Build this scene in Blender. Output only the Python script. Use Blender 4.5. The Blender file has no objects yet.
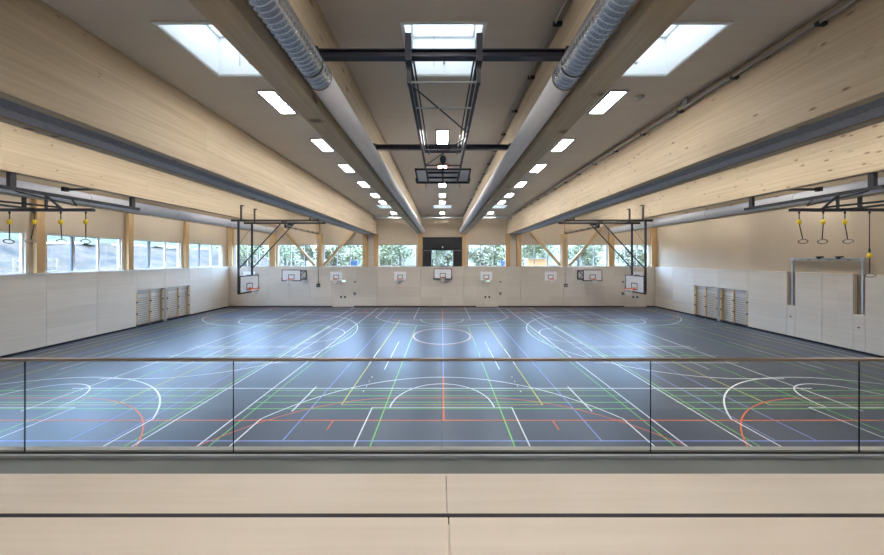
import bpy, bmesh, math, random
from mathutils import Vector, Matrix

C = bpy.context.scene.collection
SC = bpy.context.scene
random.seed(7)
PI = math.pi

# ------------------------------------------------------------------ camera, sky, exposure
cam_d = bpy.data.cameras.new('camera')
cam = bpy.data.objects.new('camera', cam_d)
C.objects.link(cam)
cam.location = (0, 0, 4.9)
cam.rotation_euler = (PI / 2, 0, 0)
cam_d.sensor_width = 36.0
cam_d.lens = 280.0 / 884.0 * 36.0
cam_d.shift_x = 0.0
cam_d.shift_y = -18.5 / 884.0
cam_d.clip_start = 0.05
cam_d.clip_end = 400
SC.camera = cam

SKY_STRENGTH = 11.0
LAMP_STRENGTH = 41.0
world = bpy.data.worlds.new('overcast_sky')
SC.world = world
world.use_nodes = True
bg = world.node_tree.nodes['Background']
bg.inputs['Color'].default_value = (0.43, 0.64, 1.0, 1)
bg.inputs['Strength'].default_value = SKY_STRENGTH

vs = SC.view_settings
vs.view_transform = 'Standard'
vs.look = 'None'
vs.exposure = 1.1
vs.gamma = 1.0
vs.use_curve_mapping = False
SC.cycles.use_denoising = True
SC.cycles.max_bounces = 12
SC.cycles.diffuse_bounces = 8
SC.cycles.glossy_bounces = 4
SC.cycles.transparent_max_bounces = 24
SC.cycles.sample_clamp_indirect = 6.0


def portal(loc, rot, sx, sy):
    d = bpy.data.lights.new('daylight_portal', 'AREA')
    d.shape = 'RECTANGLE'
    d.size = sx
    d.size_y = sy
    d.cycles.is_portal = True
    o = bpy.data.objects.new('daylight_portal', d)
    o.location = loc
    o.rotation_euler = rot
    C.objects.link(o)


# hall dimensions, metres
XW = 21.74          # face of the wall padding, left and right
XU = 22.0           # face of the upper wall
YF = 28.58          # face of the padding on the far wall
YU = 28.85          # face of the far upper wall
YN = 2.95           # gallery edge
YB = -5.0           # wall behind the camera
ZP = 4.1            # top of the padding
ZC = 9.24           # ceiling
ZB = 7.45           # underside of the beams

FARWIN = [(-21.4, -17.7), (-17.0, -12.93), (-12.2, -8.14), (-6.54, -2.63), (-1.1, 1.15),
          (2.68, 6.6), (8.2, 12.25), (12.98, 17.05), (17.75, 21.4)]
LEFTWIN = [(6.8, 10.4), (11.2, 14.8), (15.6, 19.25), (19.98, 23.6), (24.35, 28.05)]
SKYX = [-4.51, 0.03, 4.53]
SKYY = [(5.15, 6.6), (22.5, 23.85)]
for a, b in FARWIN:
    top = 5.87 if abs(a + b) < 0.5 else 6.4
    portal(((a + b) / 2, YU + 0.3, (4.15 + top) / 2), (-PI / 2, 0, 0), b - a, top - 4.15)
for a, b in LEFTWIN:
    portal((-XU - 0.3, (a + b) / 2, 5.23), (0, -PI / 2, 0), 2.15, b - a)
for x in SKYX:
    for a, b in SKYY:
        portal((x, (a + b) / 2, 10.25), (0, 0, 0), 1.5, b - a)


# ------------------------------------------------------------------ materials
def new_mat(name):
    m = bpy.data.materials.new(name)
    m.use_nodes = True
    nt = m.node_tree
    return m, nt, nt.nodes['Principled BSDF']


def plain(name, col, rough=0.5, metal=0.0, var=0.0, spec=0.5, bump=0.0, vscale=6.0):
    m, nt, p = new_mat(name)
    p.inputs['Roughness'].default_value = rough
    p.inputs['Metallic'].default_value = metal
    p.inputs['Specular IOR Level'].default_value = spec
    n = nt.nodes.new('ShaderNodeTexNoise')
    n.inputs['Scale'].default_value = vscale
    n.inputs['Detail'].default_value = 4
    tc = nt.nodes.new('ShaderNodeTexCoord')
    nt.links.new(tc.outputs['Object'], n.inputs['Vector'])
    r = nt.nodes.new('ShaderNodeValToRGB')
    v = var if var else 0.04
    r.color_ramp.elements[0].position = 0.3
    r.color_ramp.elements[1].position = 0.7
    r.color_ramp.elements[0].color = tuple(c * (1 - v) for c in col) + (1,)
    r.color_ramp.elements[1].color = tuple(min(1, c * (1 + v)) for c in col) + (1,)
    nt.links.new(n.outputs['Fac'], r.inputs['Fac'])
    nt.links.new(r.outputs['Color'], p.inputs['Base Color'])
    if bump:
        b = nt.nodes.new('ShaderNodeBump')
        b.inputs['Strength'].default_value = bump
        b.inputs['Distance'].default_value = 0.01
        nt.links.new(n.outputs['Fac'], b.inputs['Height'])
        nt.links.new(b.outputs['Normal'], p.inputs['Normal'])
    return m


def math_node(nt, op, a, b=None):
    n = nt.nodes.new('ShaderNodeMath')
    n.operation = op
    for i, v in enumerate((a, b)):
        if v is None:
            continue
        if isinstance(v, (int, float)):
            n.inputs[i].default_value = v
        else:
            nt.links.new(v, n.inputs[i])
    return n.outputs[0]


def wood(name, dark, light, along='y', knots=0.0, board=None, rough=0.55, streak=1.0, patch=0.0):
    """Timber: grain along one axis, optional glued boards (width, length) and knots."""
    m, nt, p = new_mat(name)
    p.inputs['Roughness'].default_value = rough
    p.inputs['Specular IOR Level'].default_value = 0.3
    tc = nt.nodes.new('ShaderNodeTexCoord')
    mp = nt.nodes.new('ShaderNodeMapping')
    nt.links.new(tc.outputs['Object'], mp.inputs['Vector'])
    lo, hi = 0.5, 14.0
    mp.inputs['Scale'].default_value = tuple(lo if ax == along else hi for ax in 'xyz')
    n = nt.nodes.new('ShaderNodeTexNoise')
    n.inputs['Scale'].default_value = 1.0
    n.inputs['Detail'].default_value = 6
    n.inputs['Roughness'].default_value = 0.6
    nt.links.new(mp.outputs['Vector'], n.inputs['Vector'])
    fac = math_node(nt, 'MULTIPLY', math_node(nt, 'SUBTRACT', n.outputs['Fac'], 0.5), streak)
    fac = math_node(nt, 'ADD', fac, 0.5)
    if board:
        sep = nt.nodes.new('ShaderNodeSeparateXYZ')
        nt.links.new(tc.outputs['Object'], sep.inputs['Vector'])
        outs = {'x': sep.outputs[0], 'y': sep.outputs[1], 'z': sep.outputs[2]}
        comb = nt.nodes.new('ShaderNodeCombineXYZ')
        for i, ax in enumerate('xyz'):
            size = board[1] if ax == along else board[0]
            nt.links.new(math_node(nt, 'FLOOR', math_node(nt, 'DIVIDE', outs[ax], size)), comb.inputs[i])
        wn = nt.nodes.new('ShaderNodeTexWhiteNoise')
        nt.links.new(comb.outputs[0], wn.inputs['Vector'])
        w = math_node(nt, 'MULTIPLY', math_node(nt, 'SUBTRACT', wn.outputs['Value'], 0.5), board[2])
        fac = math_node(nt, 'ADD', fac, w)
    if patch:
        n2 = nt.nodes.new('ShaderNodeTexNoise')
        n2.inputs['Scale'].default_value = 0.55
        n2.inputs['Detail'].default_value = 2
        nt.links.new(tc.outputs['Object'], n2.inputs['Vector'])
        fac = math_node(nt, 'ADD', fac, math_node(nt, 'MULTIPLY', math_node(nt, 'SUBTRACT', n2.outputs['Fac'], 0.5), patch))
    r = nt.nodes.new('ShaderNodeValToRGB')
    r.color_ramp.elements[0].position = 0.15
    r.color_ramp.elements[1].position = 0.85
    r.color_ramp.elements[0].color = dark + (1,)
    r.color_ramp.elements[1].color = light + (1,)
    nt.links.new(fac, r.inputs['Fac'])
    col = r.outputs['Color']
    if knots:
        mk = nt.nodes.new('ShaderNodeMapping')
        mk.inputs['Scale'].default_value = tuple(2.1 if ax == along else (4.6 if ax == 'z' or along == 'z' else 1.2) for ax in 'xyz')
        oi = nt.nodes.new('ShaderNodeObjectInfo')
        va = nt.nodes.new('ShaderNodeVectorMath')
        va.operation = 'ADD'
        nt.links.new(tc.outputs['Object'], va.inputs[0])
        nt.links.new(math_node(nt, 'MULTIPLY', oi.outputs['Random'], 60.0), va.inputs[1])
        nt.links.new(va.outputs[0], mk.inputs['Vector'])
        v = nt.nodes.new('ShaderNodeTexVoronoi')
        v.inputs['Scale'].default_value = 1.0
        nt.links.new(mk.outputs['Vector'], v.inputs['Vector'])
        sepc = nt.nodes.new('ShaderNodeSeparateColor')
        nt.links.new(v.outputs['Color'], sepc.inputs['Color'])
        size = math_node(nt, 'MULTIPLY', math_node(nt, 'MAXIMUM', math_node(nt, 'SUBTRACT', sepc.outputs[0], 0.15), 0.0), 0.25 * knots)
        k = math_node(nt, 'LESS_THAN', v.outputs['Distance'], size)
        halo = math_node(nt, 'LESS_THAN', v.outputs['Distance'], math_node(nt, 'MULTIPLY', size, 1.5))
        mx = nt.nodes.new('ShaderNodeMix')
        mx.data_type = 'RGBA'
        nt.links.new(math_node(nt, 'ADD', math_node(nt, 'MULTIPLY', halo, 0.22), math_node(nt, 'MULTIPLY', k, 0.5)), mx.inputs[0])
        nt.links.new(col, mx.inputs[6])
        mx.inputs[7].default_value = (0.11, 0.06, 0.03, 1)
        col = mx.outputs[2]
    nt.links.new(col, p.inputs['Base Color'])
    return m


def glass_mat(name, tint=(1, 1, 1), reflect=1.0):
    m = bpy.data.materials.new(name)
    m.use_nodes = True
    nt = m.node_tree
    nt.nodes.remove(nt.nodes['Principled BSDF'])
    out = nt.nodes['Material Output']
    t = nt.nodes.new('ShaderNodeBsdfTransparent')
    t.inputs['Color'].default_value = tint + (1,)
    g = nt.nodes.new('ShaderNodeBsdfGlossy')
    g.inputs['Roughness'].default_value = 0.02
    g.inputs['Color'].default_value = (reflect, reflect, reflect, 1)
    f = nt.nodes.new('ShaderNodeLayerWeight')
    f.inputs['Blend'].default_value = 0.5
    fr = math_node(nt, 'ADD', math_node(nt, 'MULTIPLY', math_node(nt, 'POWER', f.outputs['Facing'], 5.0), 0.9), 0.02)
    mx = nt.nodes.new('ShaderNodeMixShader')
    nt.links.new(fr, mx.inputs[0])
    nt.links.new(t.outputs[0], mx.inputs[1])
    nt.links.new(g.outputs[0], mx.inputs[2])
    nt.links.new(mx.outputs[0], out.inputs['Surface'])
    return m


def emit_mat(name, col, strength):
    m, nt, p = new_mat(name)
    p.inputs['Base Color'].default_value = (0.8, 0.8, 0.8, 1)
    p.inputs['Emission Color'].default_value = col + (1,)
    p.inputs['Emission Strength'].default_value = strength
    return m


M = {}
M['beam'] = wood('glulam_spruce', (0.44, 0.345, 0.23), (0.58, 0.475, 0.34), 'y', knots=1.0, board=(0.2, 4.0, 0.3), streak=1.5)
M['post'] = wood('post_spruce', (0.50, 0.32, 0.15), (0.66, 0.45, 0.235), 'z', knots=0.4, board=(0.12, 3.0, 0.2))
M['brace'] = wood('brace_spruce', (0.50, 0.34, 0.17), (0.64, 0.46, 0.26), 'z')
M['ceiling'] = wood('ceiling_plywood', (0.59, 0.53, 0.46), (0.69, 0.63, 0.56), 'x', board=(2.5, 7.0, 0.25), patch=0.5, streak=0.7)
M['upper_x'] = wood('upper_wall_plywood', (0.56, 0.455, 0.335), (0.66, 0.55, 0.415), 'z', board=(1.25, 9, 0.16), streak=0.6, patch=0.3)
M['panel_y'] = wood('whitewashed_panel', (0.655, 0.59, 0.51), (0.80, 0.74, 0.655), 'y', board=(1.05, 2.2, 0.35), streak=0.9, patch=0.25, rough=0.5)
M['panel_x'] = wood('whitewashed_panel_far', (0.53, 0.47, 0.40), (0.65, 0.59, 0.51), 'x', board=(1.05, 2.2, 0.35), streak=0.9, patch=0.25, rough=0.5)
M['slot'] = wood('slot_plywood', (0.36, 0.28, 0.19), (0.46, 0.36, 0.25), 'z')
M['tier'] = wood('birch_plywood', (0.60, 0.515, 0.425), (0.73, 0.65, 0.56), 'x', board=(1.1, 2.6, 0.12), streak=0.8, patch=1.0, rough=0.42)
M['ladder'] = wood('ladder_beech', (0.60, 0.42, 0.22), (0.74, 0.56, 0.34), 'z')
M['rung'] = wood('rung_beech', (0.38, 0.26, 0.14), (0.50, 0.36, 0.21), 'y')
M['black'] = plain('black_steel', (0.022, 0.024, 0.032), 0.42, 0.0, 0.1)
M['anthracite'] = plain('anthracite_steel', (0.035, 0.037, 0.055), 0.4, 0.3, 0.1)
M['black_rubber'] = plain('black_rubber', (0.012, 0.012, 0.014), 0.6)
M['screen_black'] = plain('black_slats', (0.018, 0.018, 0.022), 0.5)
M['grey_duct'] = plain('pale_grey_duct', (0.72, 0.725, 0.77), 0.5, 0.0, 0.03)
M['galv'] = plain('galvanised_spiral', (0.60, 0.61, 0.64), 0.24, 0.97, 0.06)
M['tray'] = plain('galvanised_tray', (0.36, 0.39, 0.42), 0.75, 0.0, 0.06)
M['alu'] = plain('aluminium', (0.60, 0.63, 0.66), 0.35, 0.7, 0.04)
M['conduit'] = plain('brown_conduit', (0.36, 0.30, 0.245), 0.6)
M['steel'] = plain('handrail_steel', (0.36, 0.30, 0.255), 0.42, 0.9, 0.05)
M['white'] = plain('white_lacquer', (0.82, 0.84, 0.85), 0.4, 0.0, 0.01)
M['board_white'] = plain('white_board', (0.80, 0.81, 0.83), 0.35, 0.0, 0.01)
M['window_frame'] = plain('window_frame', (0.50, 0.50, 0.52), 0.4)
M['frame_dark'] = plain('window_mullion', (0.20, 0.21, 0.24), 0.4)
M['orange'] = plain('orange_rim', (0.85, 0.16, 0.04), 0.4)
M['net'] = plain('white_net', (0.82, 0.82, 0.82), 0.8)
M['yellow'] = plain('yellow_plastic', (0.85, 0.62, 0.02), 0.4)
M['ring_wood'] = plain('ring_wood', (0.24, 0.21, 0.18), 0.4)
M['lamp_body'] = plain('lamp_housing', (0.38, 0.38, 0.39), 0.4)
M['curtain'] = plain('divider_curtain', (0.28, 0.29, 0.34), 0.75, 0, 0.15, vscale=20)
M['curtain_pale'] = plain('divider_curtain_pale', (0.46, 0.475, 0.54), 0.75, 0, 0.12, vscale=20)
M['deck'] = plain('grey_deck', (0.13, 0.14, 0.136), 0.5, 0, 0.06, vscale=2)
M['slab'] = plain('pale_slab', (0.42, 0.41, 0.37), 0.6, 0, 0.06)
M['dark_plastic'] = plain('dark_plastic', (0.03, 0.03, 0.035), 0.5)
M['grey_plastic'] = plain('grey_plastic', (0.35, 0.35, 0.36), 0.5)
M['glass'] = glass_mat('window_glass', (0.93, 0.96, 0.96))
M['roof_glass'] = glass_mat('opal_roof_glass', (0.58, 0.51, 0.43))
M['rail_glass'] = glass_mat('railing_glass', (0.95, 0.97, 0.97), 0.8)
M['glass_edge'] = plain('glass_edge', (0.012, 0.025, 0.035), 0.2)
M['lamp'] = emit_mat('lamp_light', (1.0, 0.975, 0.94), LAMP_STRENGTH)
M['exit'] = emit_mat('exit_sign_light', (0.12, 0.9, 0.45), 0.7)
M['exit_white'] = emit_mat('exit_sign_symbol', (0.9, 1.0, 0.95), 1.2)
M['gravel'] = plain('gravel_bank', (0.040, 0.0235, 0.0115), 0.9, 0, 0.9, vscale=0.9)
M['grass'] = plain('grass', (0.045, 0.045, 0.015), 0.9, 0, 0.4, vscale=1.5)
M['leaf_a'] = plain('leaf_pale', (0.19, 0.18, 0.085), 0.7, 0, 0.35, vscale=1.0)
M['leaf_b'] = plain('leaf_mid', (0.14, 0.14, 0.065), 0.7, 0, 0.35, vscale=1.0)
M['leaf_c'] = plain('leaf_silver', (0.20, 0.18, 0.105), 0.7, 0, 0.3, vscale=1.0)
M['bark'] = plain('bark', (0.16, 0.13, 0.10), 0.9, 0, 0.3)
M['line_white'] = plain('line_white', (0.80, 0.82, 0.84), 0.38)
M['line_orange'] = plain('line_orange', (0.78, 0.14, 0.035), 0.38)
M['line_green'] = plain('line_green', (0.20, 0.66, 0.13), 0.38)
M['line_yellow'] = plain('line_yellow', (0.80, 0.74, 0.08), 0.38)
M['line_blue'] = plain('line_blue', (0.26, 0.33, 0.80), 0.38)
M['fence_paint'] = plain('fence_paint', (0.42, 0.35, 0.28), 0.6)
M['shed'] = plain('orange_render', (0.78, 0.42, 0.20), 0.8)
M['blue_box'] = plain('blue_container', (0.12, 0.18, 0.38), 0.5)

m, nt, p = new_mat('sports_floor')
tc = nt.nodes.new('ShaderNodeTexCoord')
n = nt.nodes.new('ShaderNodeTexNoise')
n.inputs['Scale'].default_value = 0.35
n.inputs['Detail'].default_value = 5
nt.links.new(tc.outputs['Object'], n.inputs['Vector'])
r = nt.nodes.new('ShaderNodeValToRGB')
r.color_ramp.elements[0].position = 0.3
r.color_ramp.elements[1].position = 0.7
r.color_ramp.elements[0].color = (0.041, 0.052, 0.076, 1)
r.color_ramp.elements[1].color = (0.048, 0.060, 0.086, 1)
nt.links.new(n.outputs['Fac'], r.inputs['Fac'])
nt.links.new(r.outputs['Color'], p.inputs['Base Color'])
p.inputs['Specular Tint'].default_value = (0.78, 0.87, 1.0, 1)  # blue of the daylight sheen put into the reflection tint
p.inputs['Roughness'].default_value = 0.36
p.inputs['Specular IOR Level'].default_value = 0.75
M['floor'] = m


# ------------------------------------------------------------------ mesh helpers
class MB:
    """Collects shapes (world coordinates) and links them as ONE mesh object."""
    def __init__(self):
        self.bm = bmesh.new()

    def box(self, x0, x1, y0, y1, z0, z1):
        vs = [self.bm.verts.new(v) for v in ((x0, y0, z0), (x1, y0, z0), (x1, y1, z0), (x0, y1, z0),
                                             (x0, y0, z1), (x1, y0, z1), (x1, y1, z1), (x0, y1, z1))]
        for f in ((0, 3, 2, 1), (4, 5, 6, 7), (0, 1, 5, 4), (1, 2, 6, 5), (2, 3, 7, 6), (3, 0, 4, 7)):
            self.bm.faces.new([vs[i] for i in f])
        return self

    def cbox(self, c, s):
        return self.box(c[0] - s[0] / 2, c[0] + s[0] / 2, c[1] - s[1] / 2, c[1] + s[1] / 2, c[2] - s[2] / 2, c[2] + s[2] / 2)

    def bar(self, p, q, w, h, up=(0, 0, 1)):
        """Rectangular bar from p to q, w wide and h high."""
        p, q = Vector(p), Vector(q)
        d = (q - p).normalized()
        u = Vector(up)
        if abs(d.dot(u)) > 0.98:
            u = Vector((0, 1, 0))
        s = d.cross(u).normalized()
        t = s.cross(d).normalized()
        vs = []
        for c in (p, q):
            for a, b in ((-1, -1), (1, -1), (1, 1), (-1, 1)):
                vs.append(self.bm.verts.new(c + s * (a * w / 2) + t * (b * h / 2)))
        for f in ((0, 1, 2, 3), (7, 6, 5, 4), (0, 4, 5, 1), (1, 5, 6, 2), (2, 6, 7, 3), (3, 7, 4, 0)):
            self.bm.faces.new([vs[i] for i in f])
        return self

    def tube(self, pts, r, seg=10, closed=False, rs=None, caps=True):
        pts = [Vector(v) for v in pts]
        n = len(pts)
        rings = []
        ref = None
        for i, c in enumerate(pts):
            if closed:
                d = (pts[(i + 1) % n] - pts[i - 1]).normalized()
            else:
                d = (pts[min(i + 1, n - 1)] - pts[max(i - 1, 0)]).normalized()
            if ref is None:
                ref = Vector((0, 0, 1)) if abs(d.z) < 0.9 else Vector((1, 0, 0))
            s = d.cross(ref).normalized()
            t = s.cross(d).normalized()
            ref = t
            rr = rs[i] if rs else r
            rings.append([self.bm.verts.new(c + (s * math.cos(k * 2 * PI / seg) + t * math.sin(k * 2 * PI / seg)) * rr) for k in range(seg)])
        m = n if closed else n - 1
        for i in range(m):
            a, b = rings[i], rings[(i + 1) % n]
            for k in range(seg):
                f = self.bm.faces.new((a[k], a[(k + 1) % seg], b[(k + 1) % seg], b[k]))
                f.smooth = True
        if caps and not closed:
            self.bm.faces.new(rings[0][::-1])
            self.bm.faces.new(rings[-1])
        return self

    def ring(self, c, R, r, axis='z', seg=28, tilt=None):
        c = Vector(c)
        pts = []
        for k in range(seg):
            a = k * 2 * PI / seg
            v = Vector((math.cos(a), math.sin(a), 0)) * R
            if axis == 'y':
                v = Vector((v.x, 0, v.y))
            if axis == 'x':
                v = Vector((0, v.x, v.y))
            if tilt is not None:
                v = Matrix.Rotation(tilt, 3, 'X') @ v
            pts.append(c + v)
        return self.tube(pts, r, 8, closed=True)

    def quad(self, a, b, c, d):
        self.bm.faces.new([self.bm.verts.new(v) for v in (a, b, c, d)])
        return self

    def poly_strip(self, pts, w, z, closed=False):
        """Flat painted line of width w along pts (x, y)."""
        P = [Vector((x, y)) for x, y in pts]
        n = len(P)
        L, R = [], []
        for i in range(n):
            if closed:
                d = P[(i + 1) % n] - P[i - 1]
            else:
                d = P[min(i + 1, n - 1)] - P[max(i - 1, 0)]
            d.normalize()
            nn = Vector((-d.y, d.x)) * (w / 2)
            L.append(self.bm.verts.new((P[i].x + nn.x, P[i].y + nn.y, z)))
            R.append(self.bm.verts.new((P[i].x - nn.x, P[i].y - nn.y, z)))
        for i in range(n if closed else n - 1):
            j = (i + 1) % n
            self.bm.faces.new((R[i], R[j], L[j], L[i]))
        return self

    def build(self, name, mat, parent=None, loc=None, bevel=0.0, recalc=True):
        """Link as one object. With a parent, coordinates become relative to the parent's origin."""
        if recalc:
            bmesh.ops.recalc_face_normals(self.bm, faces=self.bm.faces[:])
        off = Vector((0, 0, 0))
        if parent is not None:
            off = ORIGIN[parent.name]
        elif loc is not None:
            off = Vector(loc)
        if off.length:
            bmesh.ops.translate(self.bm, verts=self.bm.verts[:], vec=-off)
        me = bpy.data.meshes.new(name)
        self.bm.to_mesh(me)
        self.bm.free()
        me.materials.append(mat)
        o = bpy.data.objects.new(name, me)
        C.objects.link(o)
        if parent is not None:
            o.parent = parent
        elif loc is not None:
            o.location = loc
        ORIGIN[o.name] = off.copy()
        if bevel:
            b = o.modifiers.new('bevel', 'BEVEL')
            b.width = bevel
            b.segments = 2
            b.limit_method = 'ANGLE'
        return o


ORIGIN = {}


def tag(o, label=None, cat=None, group=None, kind=None):
    if label:
        o['label'] = label
    if cat:
        o['category'] = cat
    if group:
        o['group'] = group
    if kind:
        o['kind'] = kind
    return o


def thing(name, label, cat, loc, group=None):
    o = bpy.data.objects.new(name, None)
    o.empty_display_size = 0.1
    C.objects.link(o)
    o.location = loc
    ORIGIN[o.name] = Vector(loc)
    return tag(o, label, cat, group)


def copy_tree(o, parent=None):
    c = o.copy()
    C.objects.link(c)
    if parent is not None:
        c.parent = parent
    for ch in list(o.children):
        copy_tree(ch, c)
    return c


def mirror_tree(o):
    """A mirrored copy (about X = 0) of a thing built in world coordinates, meshes mirrored for real."""
    def mir(src, parent):
        c = src.copy()
        if src.data is not None:
            me = src.data.copy()
            bm = bmesh.new()
            bm.from_mesh(me)
            for v in bm.verts:
                v.co.x = -v.co.x
            bmesh.ops.reverse_faces(bm, faces=bm.faces[:])
            bm.to_mesh(me)
            bm.free()
            c.data = me
        C.objects.link(c)
        c.location.x = -src.location.x
        if parent is not None:
            c.parent = parent
        for ch in list(src.children):
            mir(ch, c)
        return c
    return mir(o, None)


def struct(o):
    o['kind'] = 'structure'
    return o


ORD = ['first', 'second', 'third', 'fourth', 'fifth', 'sixth', 'seventh', 'eighth', 'ninth']

# ------------------------------------------------------------------ floor and painted lines
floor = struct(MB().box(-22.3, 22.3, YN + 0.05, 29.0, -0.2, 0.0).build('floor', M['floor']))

LW = {k: MB() for k in ('white', 'orange', 'green', 'yellow', 'blue')}


def arc(cx, cy, R, a0, a1, n=48):
    return [(cx + R * math.cos(math.radians(a0 + (a1 - a0) * i / n)), cy + R * math.sin(math.radians(a0 + (a1 - a0) * i / n))) for i in range(n + 1)]


ZL = {'white': 0.0050, 'orange': 0.0030, 'green': 0.0026, 'yellow': 0.0022, 'blue': 0.0018}


def line(col, pts, w=0.055, closed=False):
    LW[col].poly_strip(pts, w * (0.8 if col == 'white' else 0.72), ZL[col], closed)
    ZL[col] += 0.000012


YC = 18.1
Y0, Y1 = 3.1, 28.35
# main court, along the hall
for s in (-1, 1):
    line('white', [(-14, YC + s * 7.5), (14, YC + s * 7.5)], 0.06)
    line('white', [(s * 13.55, 9.0), (s * 13.55, 27.0)], 0.06)
    line('white', [(s * 13.9, YC - 2.4), (s * 8.2, YC - 2.4)])
    line('white', [(s * 13.9, YC + 2.4), (s * 8.2, YC + 2.4)])
    line('white', [(s * 8.2, YC - 2.4), (s * 8.2, YC + 2.4)])
    line('white', arc(s * 8.2, YC, 1.8, 90 if s > 0 else -90, 270 if s > 0 else 90))
    a = arc(s * 12.4, YC, 6.65, 90, 270) if s > 0 else arc(s * 12.4, YC, 6.65, 90, -90)
    line('white', [(s * 14, YC + 6.65)] + a + [(s * 14, YC - 6.65)], 0.06)
line('white', arc(0, YC - 0.2, 1.8, 0, 360, 64)[:-1], 0.06, True)
line('orange', arc(0, YC - 0.2, 1.9, 0, 360, 64)[:-1], 0.05, True)
# halfway line: orange at the ends, blue in the middle
line('orange', [(0.05, 8.5), (0.05, 11.7)], 0.07)
line('orange', [(0.05, 22.3), (0.05, 27.6)], 0.07)
line('blue', [(0.05, 11.7), (0.05, 22.3)])
# handball court, along the hall
line('orange', [(-20.5, 8.5), (20.5, 8.5)], 0.06)
line('orange', [(-20.5, 27.6), (20.5, 27.6)], 0.06)
line('blue', [(-21.2, 7.54), (21.2, 7.54)], 0.05)
line('blue', [(-21.2, 24.1), (21.2, 24.1)], 0.05)
for x in (-3.3, 3.35):
    line('orange', [(x, 8.02), (x, 8.5)], 0.06)
# three cross courts
for cx in (-14.4, 0.0, 14.4):
    for s, yh in ((1, 5.0), (-1, 27.0)):
        def P(x, dy):
            return (cx + x, yh + s * dy)
        # three-point line and free-throw lane
        a = [P(6.6 * math.cos(t), 6.6 * math.sin(t)) for t in [math.radians(32.8 + (180 - 65.6) * i / 48) for i in range(49)]]
        yb = Y0 if s > 0 else Y1
        line('white', [(cx + 5.55, yb)] + a + [(cx - 5.55, yb)], 0.06)
        line('white', [(cx - 2.3, yb), P(-2.3, 4.24), P(2.3, 4.24), (cx + 2.3, yb)], 0.06)
        line('white', [P(1.72 * math.cos(t), 4.24 + 1.74 * math.sin(t)) for t in [math.radians(180 * i / 32) for i in range(33)]], 0.06)
        # handball goal area
        gy = -1.13
        q = [P(1.5 + 6 * math.cos(t), gy + 6 * math.sin(t)) for t in [math.radians(5 + 85 * i / 28) for i in range(29)]]
        q += [P(-1.5 + 6 * math.cos(t), gy + 6 * math.sin(t)) for t in [math.radians(90 + 85 * i / 28) for i in range(29)]]
        line('orange', q, 0.05)
    # volleyball court
    yy0, yy1 = 9.41, 22.6
    line('yellow', [(cx - 3.38, yy0), (cx + 3.38, yy0), (cx + 3.38, yy1), (cx - 3.38, yy1)], 0.055, True)
    # badminton courts
    for y in (9.16, 9.57, 10.02, 10.44):
        line('green', [(cx - 6.4, y), (cx + 6.4, y)], 0.045)
    for y in (20.0, 20.9, 22.4):
        line('green', [(cx - 6.4, y), (cx + 6.4, y)], 0.045)
    for x in (-1.88, 1.9, -6.1, 6.1):
        line('green', [(cx + x, Y0), (cx + x, 20.5)], 0.05)
    for x in (-4.3, 4.3):
        line('blue', [(cx + x, 7.54), (cx + x, 26.5)], 0.05)
    for x in ((-4.82, 4.82) if cx == 0 else ()):
        line('white', [(cx + x, 9.0), (cx + x, 10.74)], 0.07)
    for x in (-2.55, 2.55):
        line('white', [(cx + x, 12.4), (cx + x, 16.6)], 0.05)
        for k in range(4 if cx == 0 else 0):
            line('white', [(cx + x * 1.14, 10.3 + k * 0.42), (cx + x * 1.14, 10.42 + k * 0.42)], 0.04)
for s in (-1, 1):
    line('white', [(s * 6.4, Y0), (s * 6.4, 27.8)], 0.06)
    line('white', [(s * 8.1, 3.1), (s * 8.1, 27.0)], 0.055)
    line('white', [(s * 7.5, 14.0), (s * 7.5, 23.5)], 0.05)
    line('blue', [(s * 9.0, 7.54), (s * 9.0, 26.5)], 0.05)
    line('white', [(s * 21.2, Y0), (s * 21.2, 27.8)], 0.05)
    line('yellow', [(s * 19.7, 12.0), (s * 19.7, 27.0)], 0.05)
    line('white', [(s * 20.5, 8.5), (s * 20.5, 27.6)], 0.05)
    line('white', [(s * 3.4, 13.0), (s * 3.4, 15.3)], 0.05)
for y in (13.2, 14.2, 15.4):
    for s in (-1, 1):
        line('white' if y != 14.2 else 'green', [(s * 7.2, y), (s * 14.0, y)], 0.045)
line('white', [(-9, 27.7), (9, 27.7)], 0.05)
for col in LW:
    struct(LW[col].build('court_lines', M['line_' + col], floor, recalc=False))

# ------------------------------------------------------------------ walls
# left wall: upper plywood with window openings, child panels of the padding below
b = MB()
t = 0.35
b.box(-XU - t, -XU, YB, 29.2, 6.3, ZC + 0.1)
b.box(-XU - t, -XU, YB, LEFTWIN[0][0], 3.6, 6.3)
for i, (a, e) in enumerate(LEFTWIN):
    nx = LEFTWIN[i + 1][0] if i + 1 < len(LEFTWIN) else 29.2
    b.box(-XU - t, -XU, e, nx, 3.6, 6.3)
b.box(-XU - t, -XU, YB, 29.2, -0.2, 4.15)
wall_left = struct(b.build('wall_left', M['upper_x']))
b = MB()
b.box(XU, XU + t, YB, 29.2, -0.2, ZC + 0.1)
wall_right = struct(b.build('wall_right', M['upper_x']))
b = MB()
b.box(-XU, XU, YU, YU + t, 6.4, ZC + 0.1)
b.box(-XU, XU, YU, YU + t, -0.2, 4.15)
edges = [-XU] + [v for w in FARWIN for v in w] + [XU]
for i in range(0, len(edges), 2):
    b.box(edges[i], edges[i + 1], YU, YU + t, 4.15, 6.4)
b.box(FARWIN[4][0], FARWIN[4][1], YU, YU + t, 5.87, 6.4)
wall_far = struct(b.build('wall_far', M['upper_x']))
wall_near = struct(MB().box(-XU, XU, YB - 0.3, YB, -0.2, ZC + 0.1).build('wall_near', M['upper_x']))

G = 0.006   # joint between panels


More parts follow.
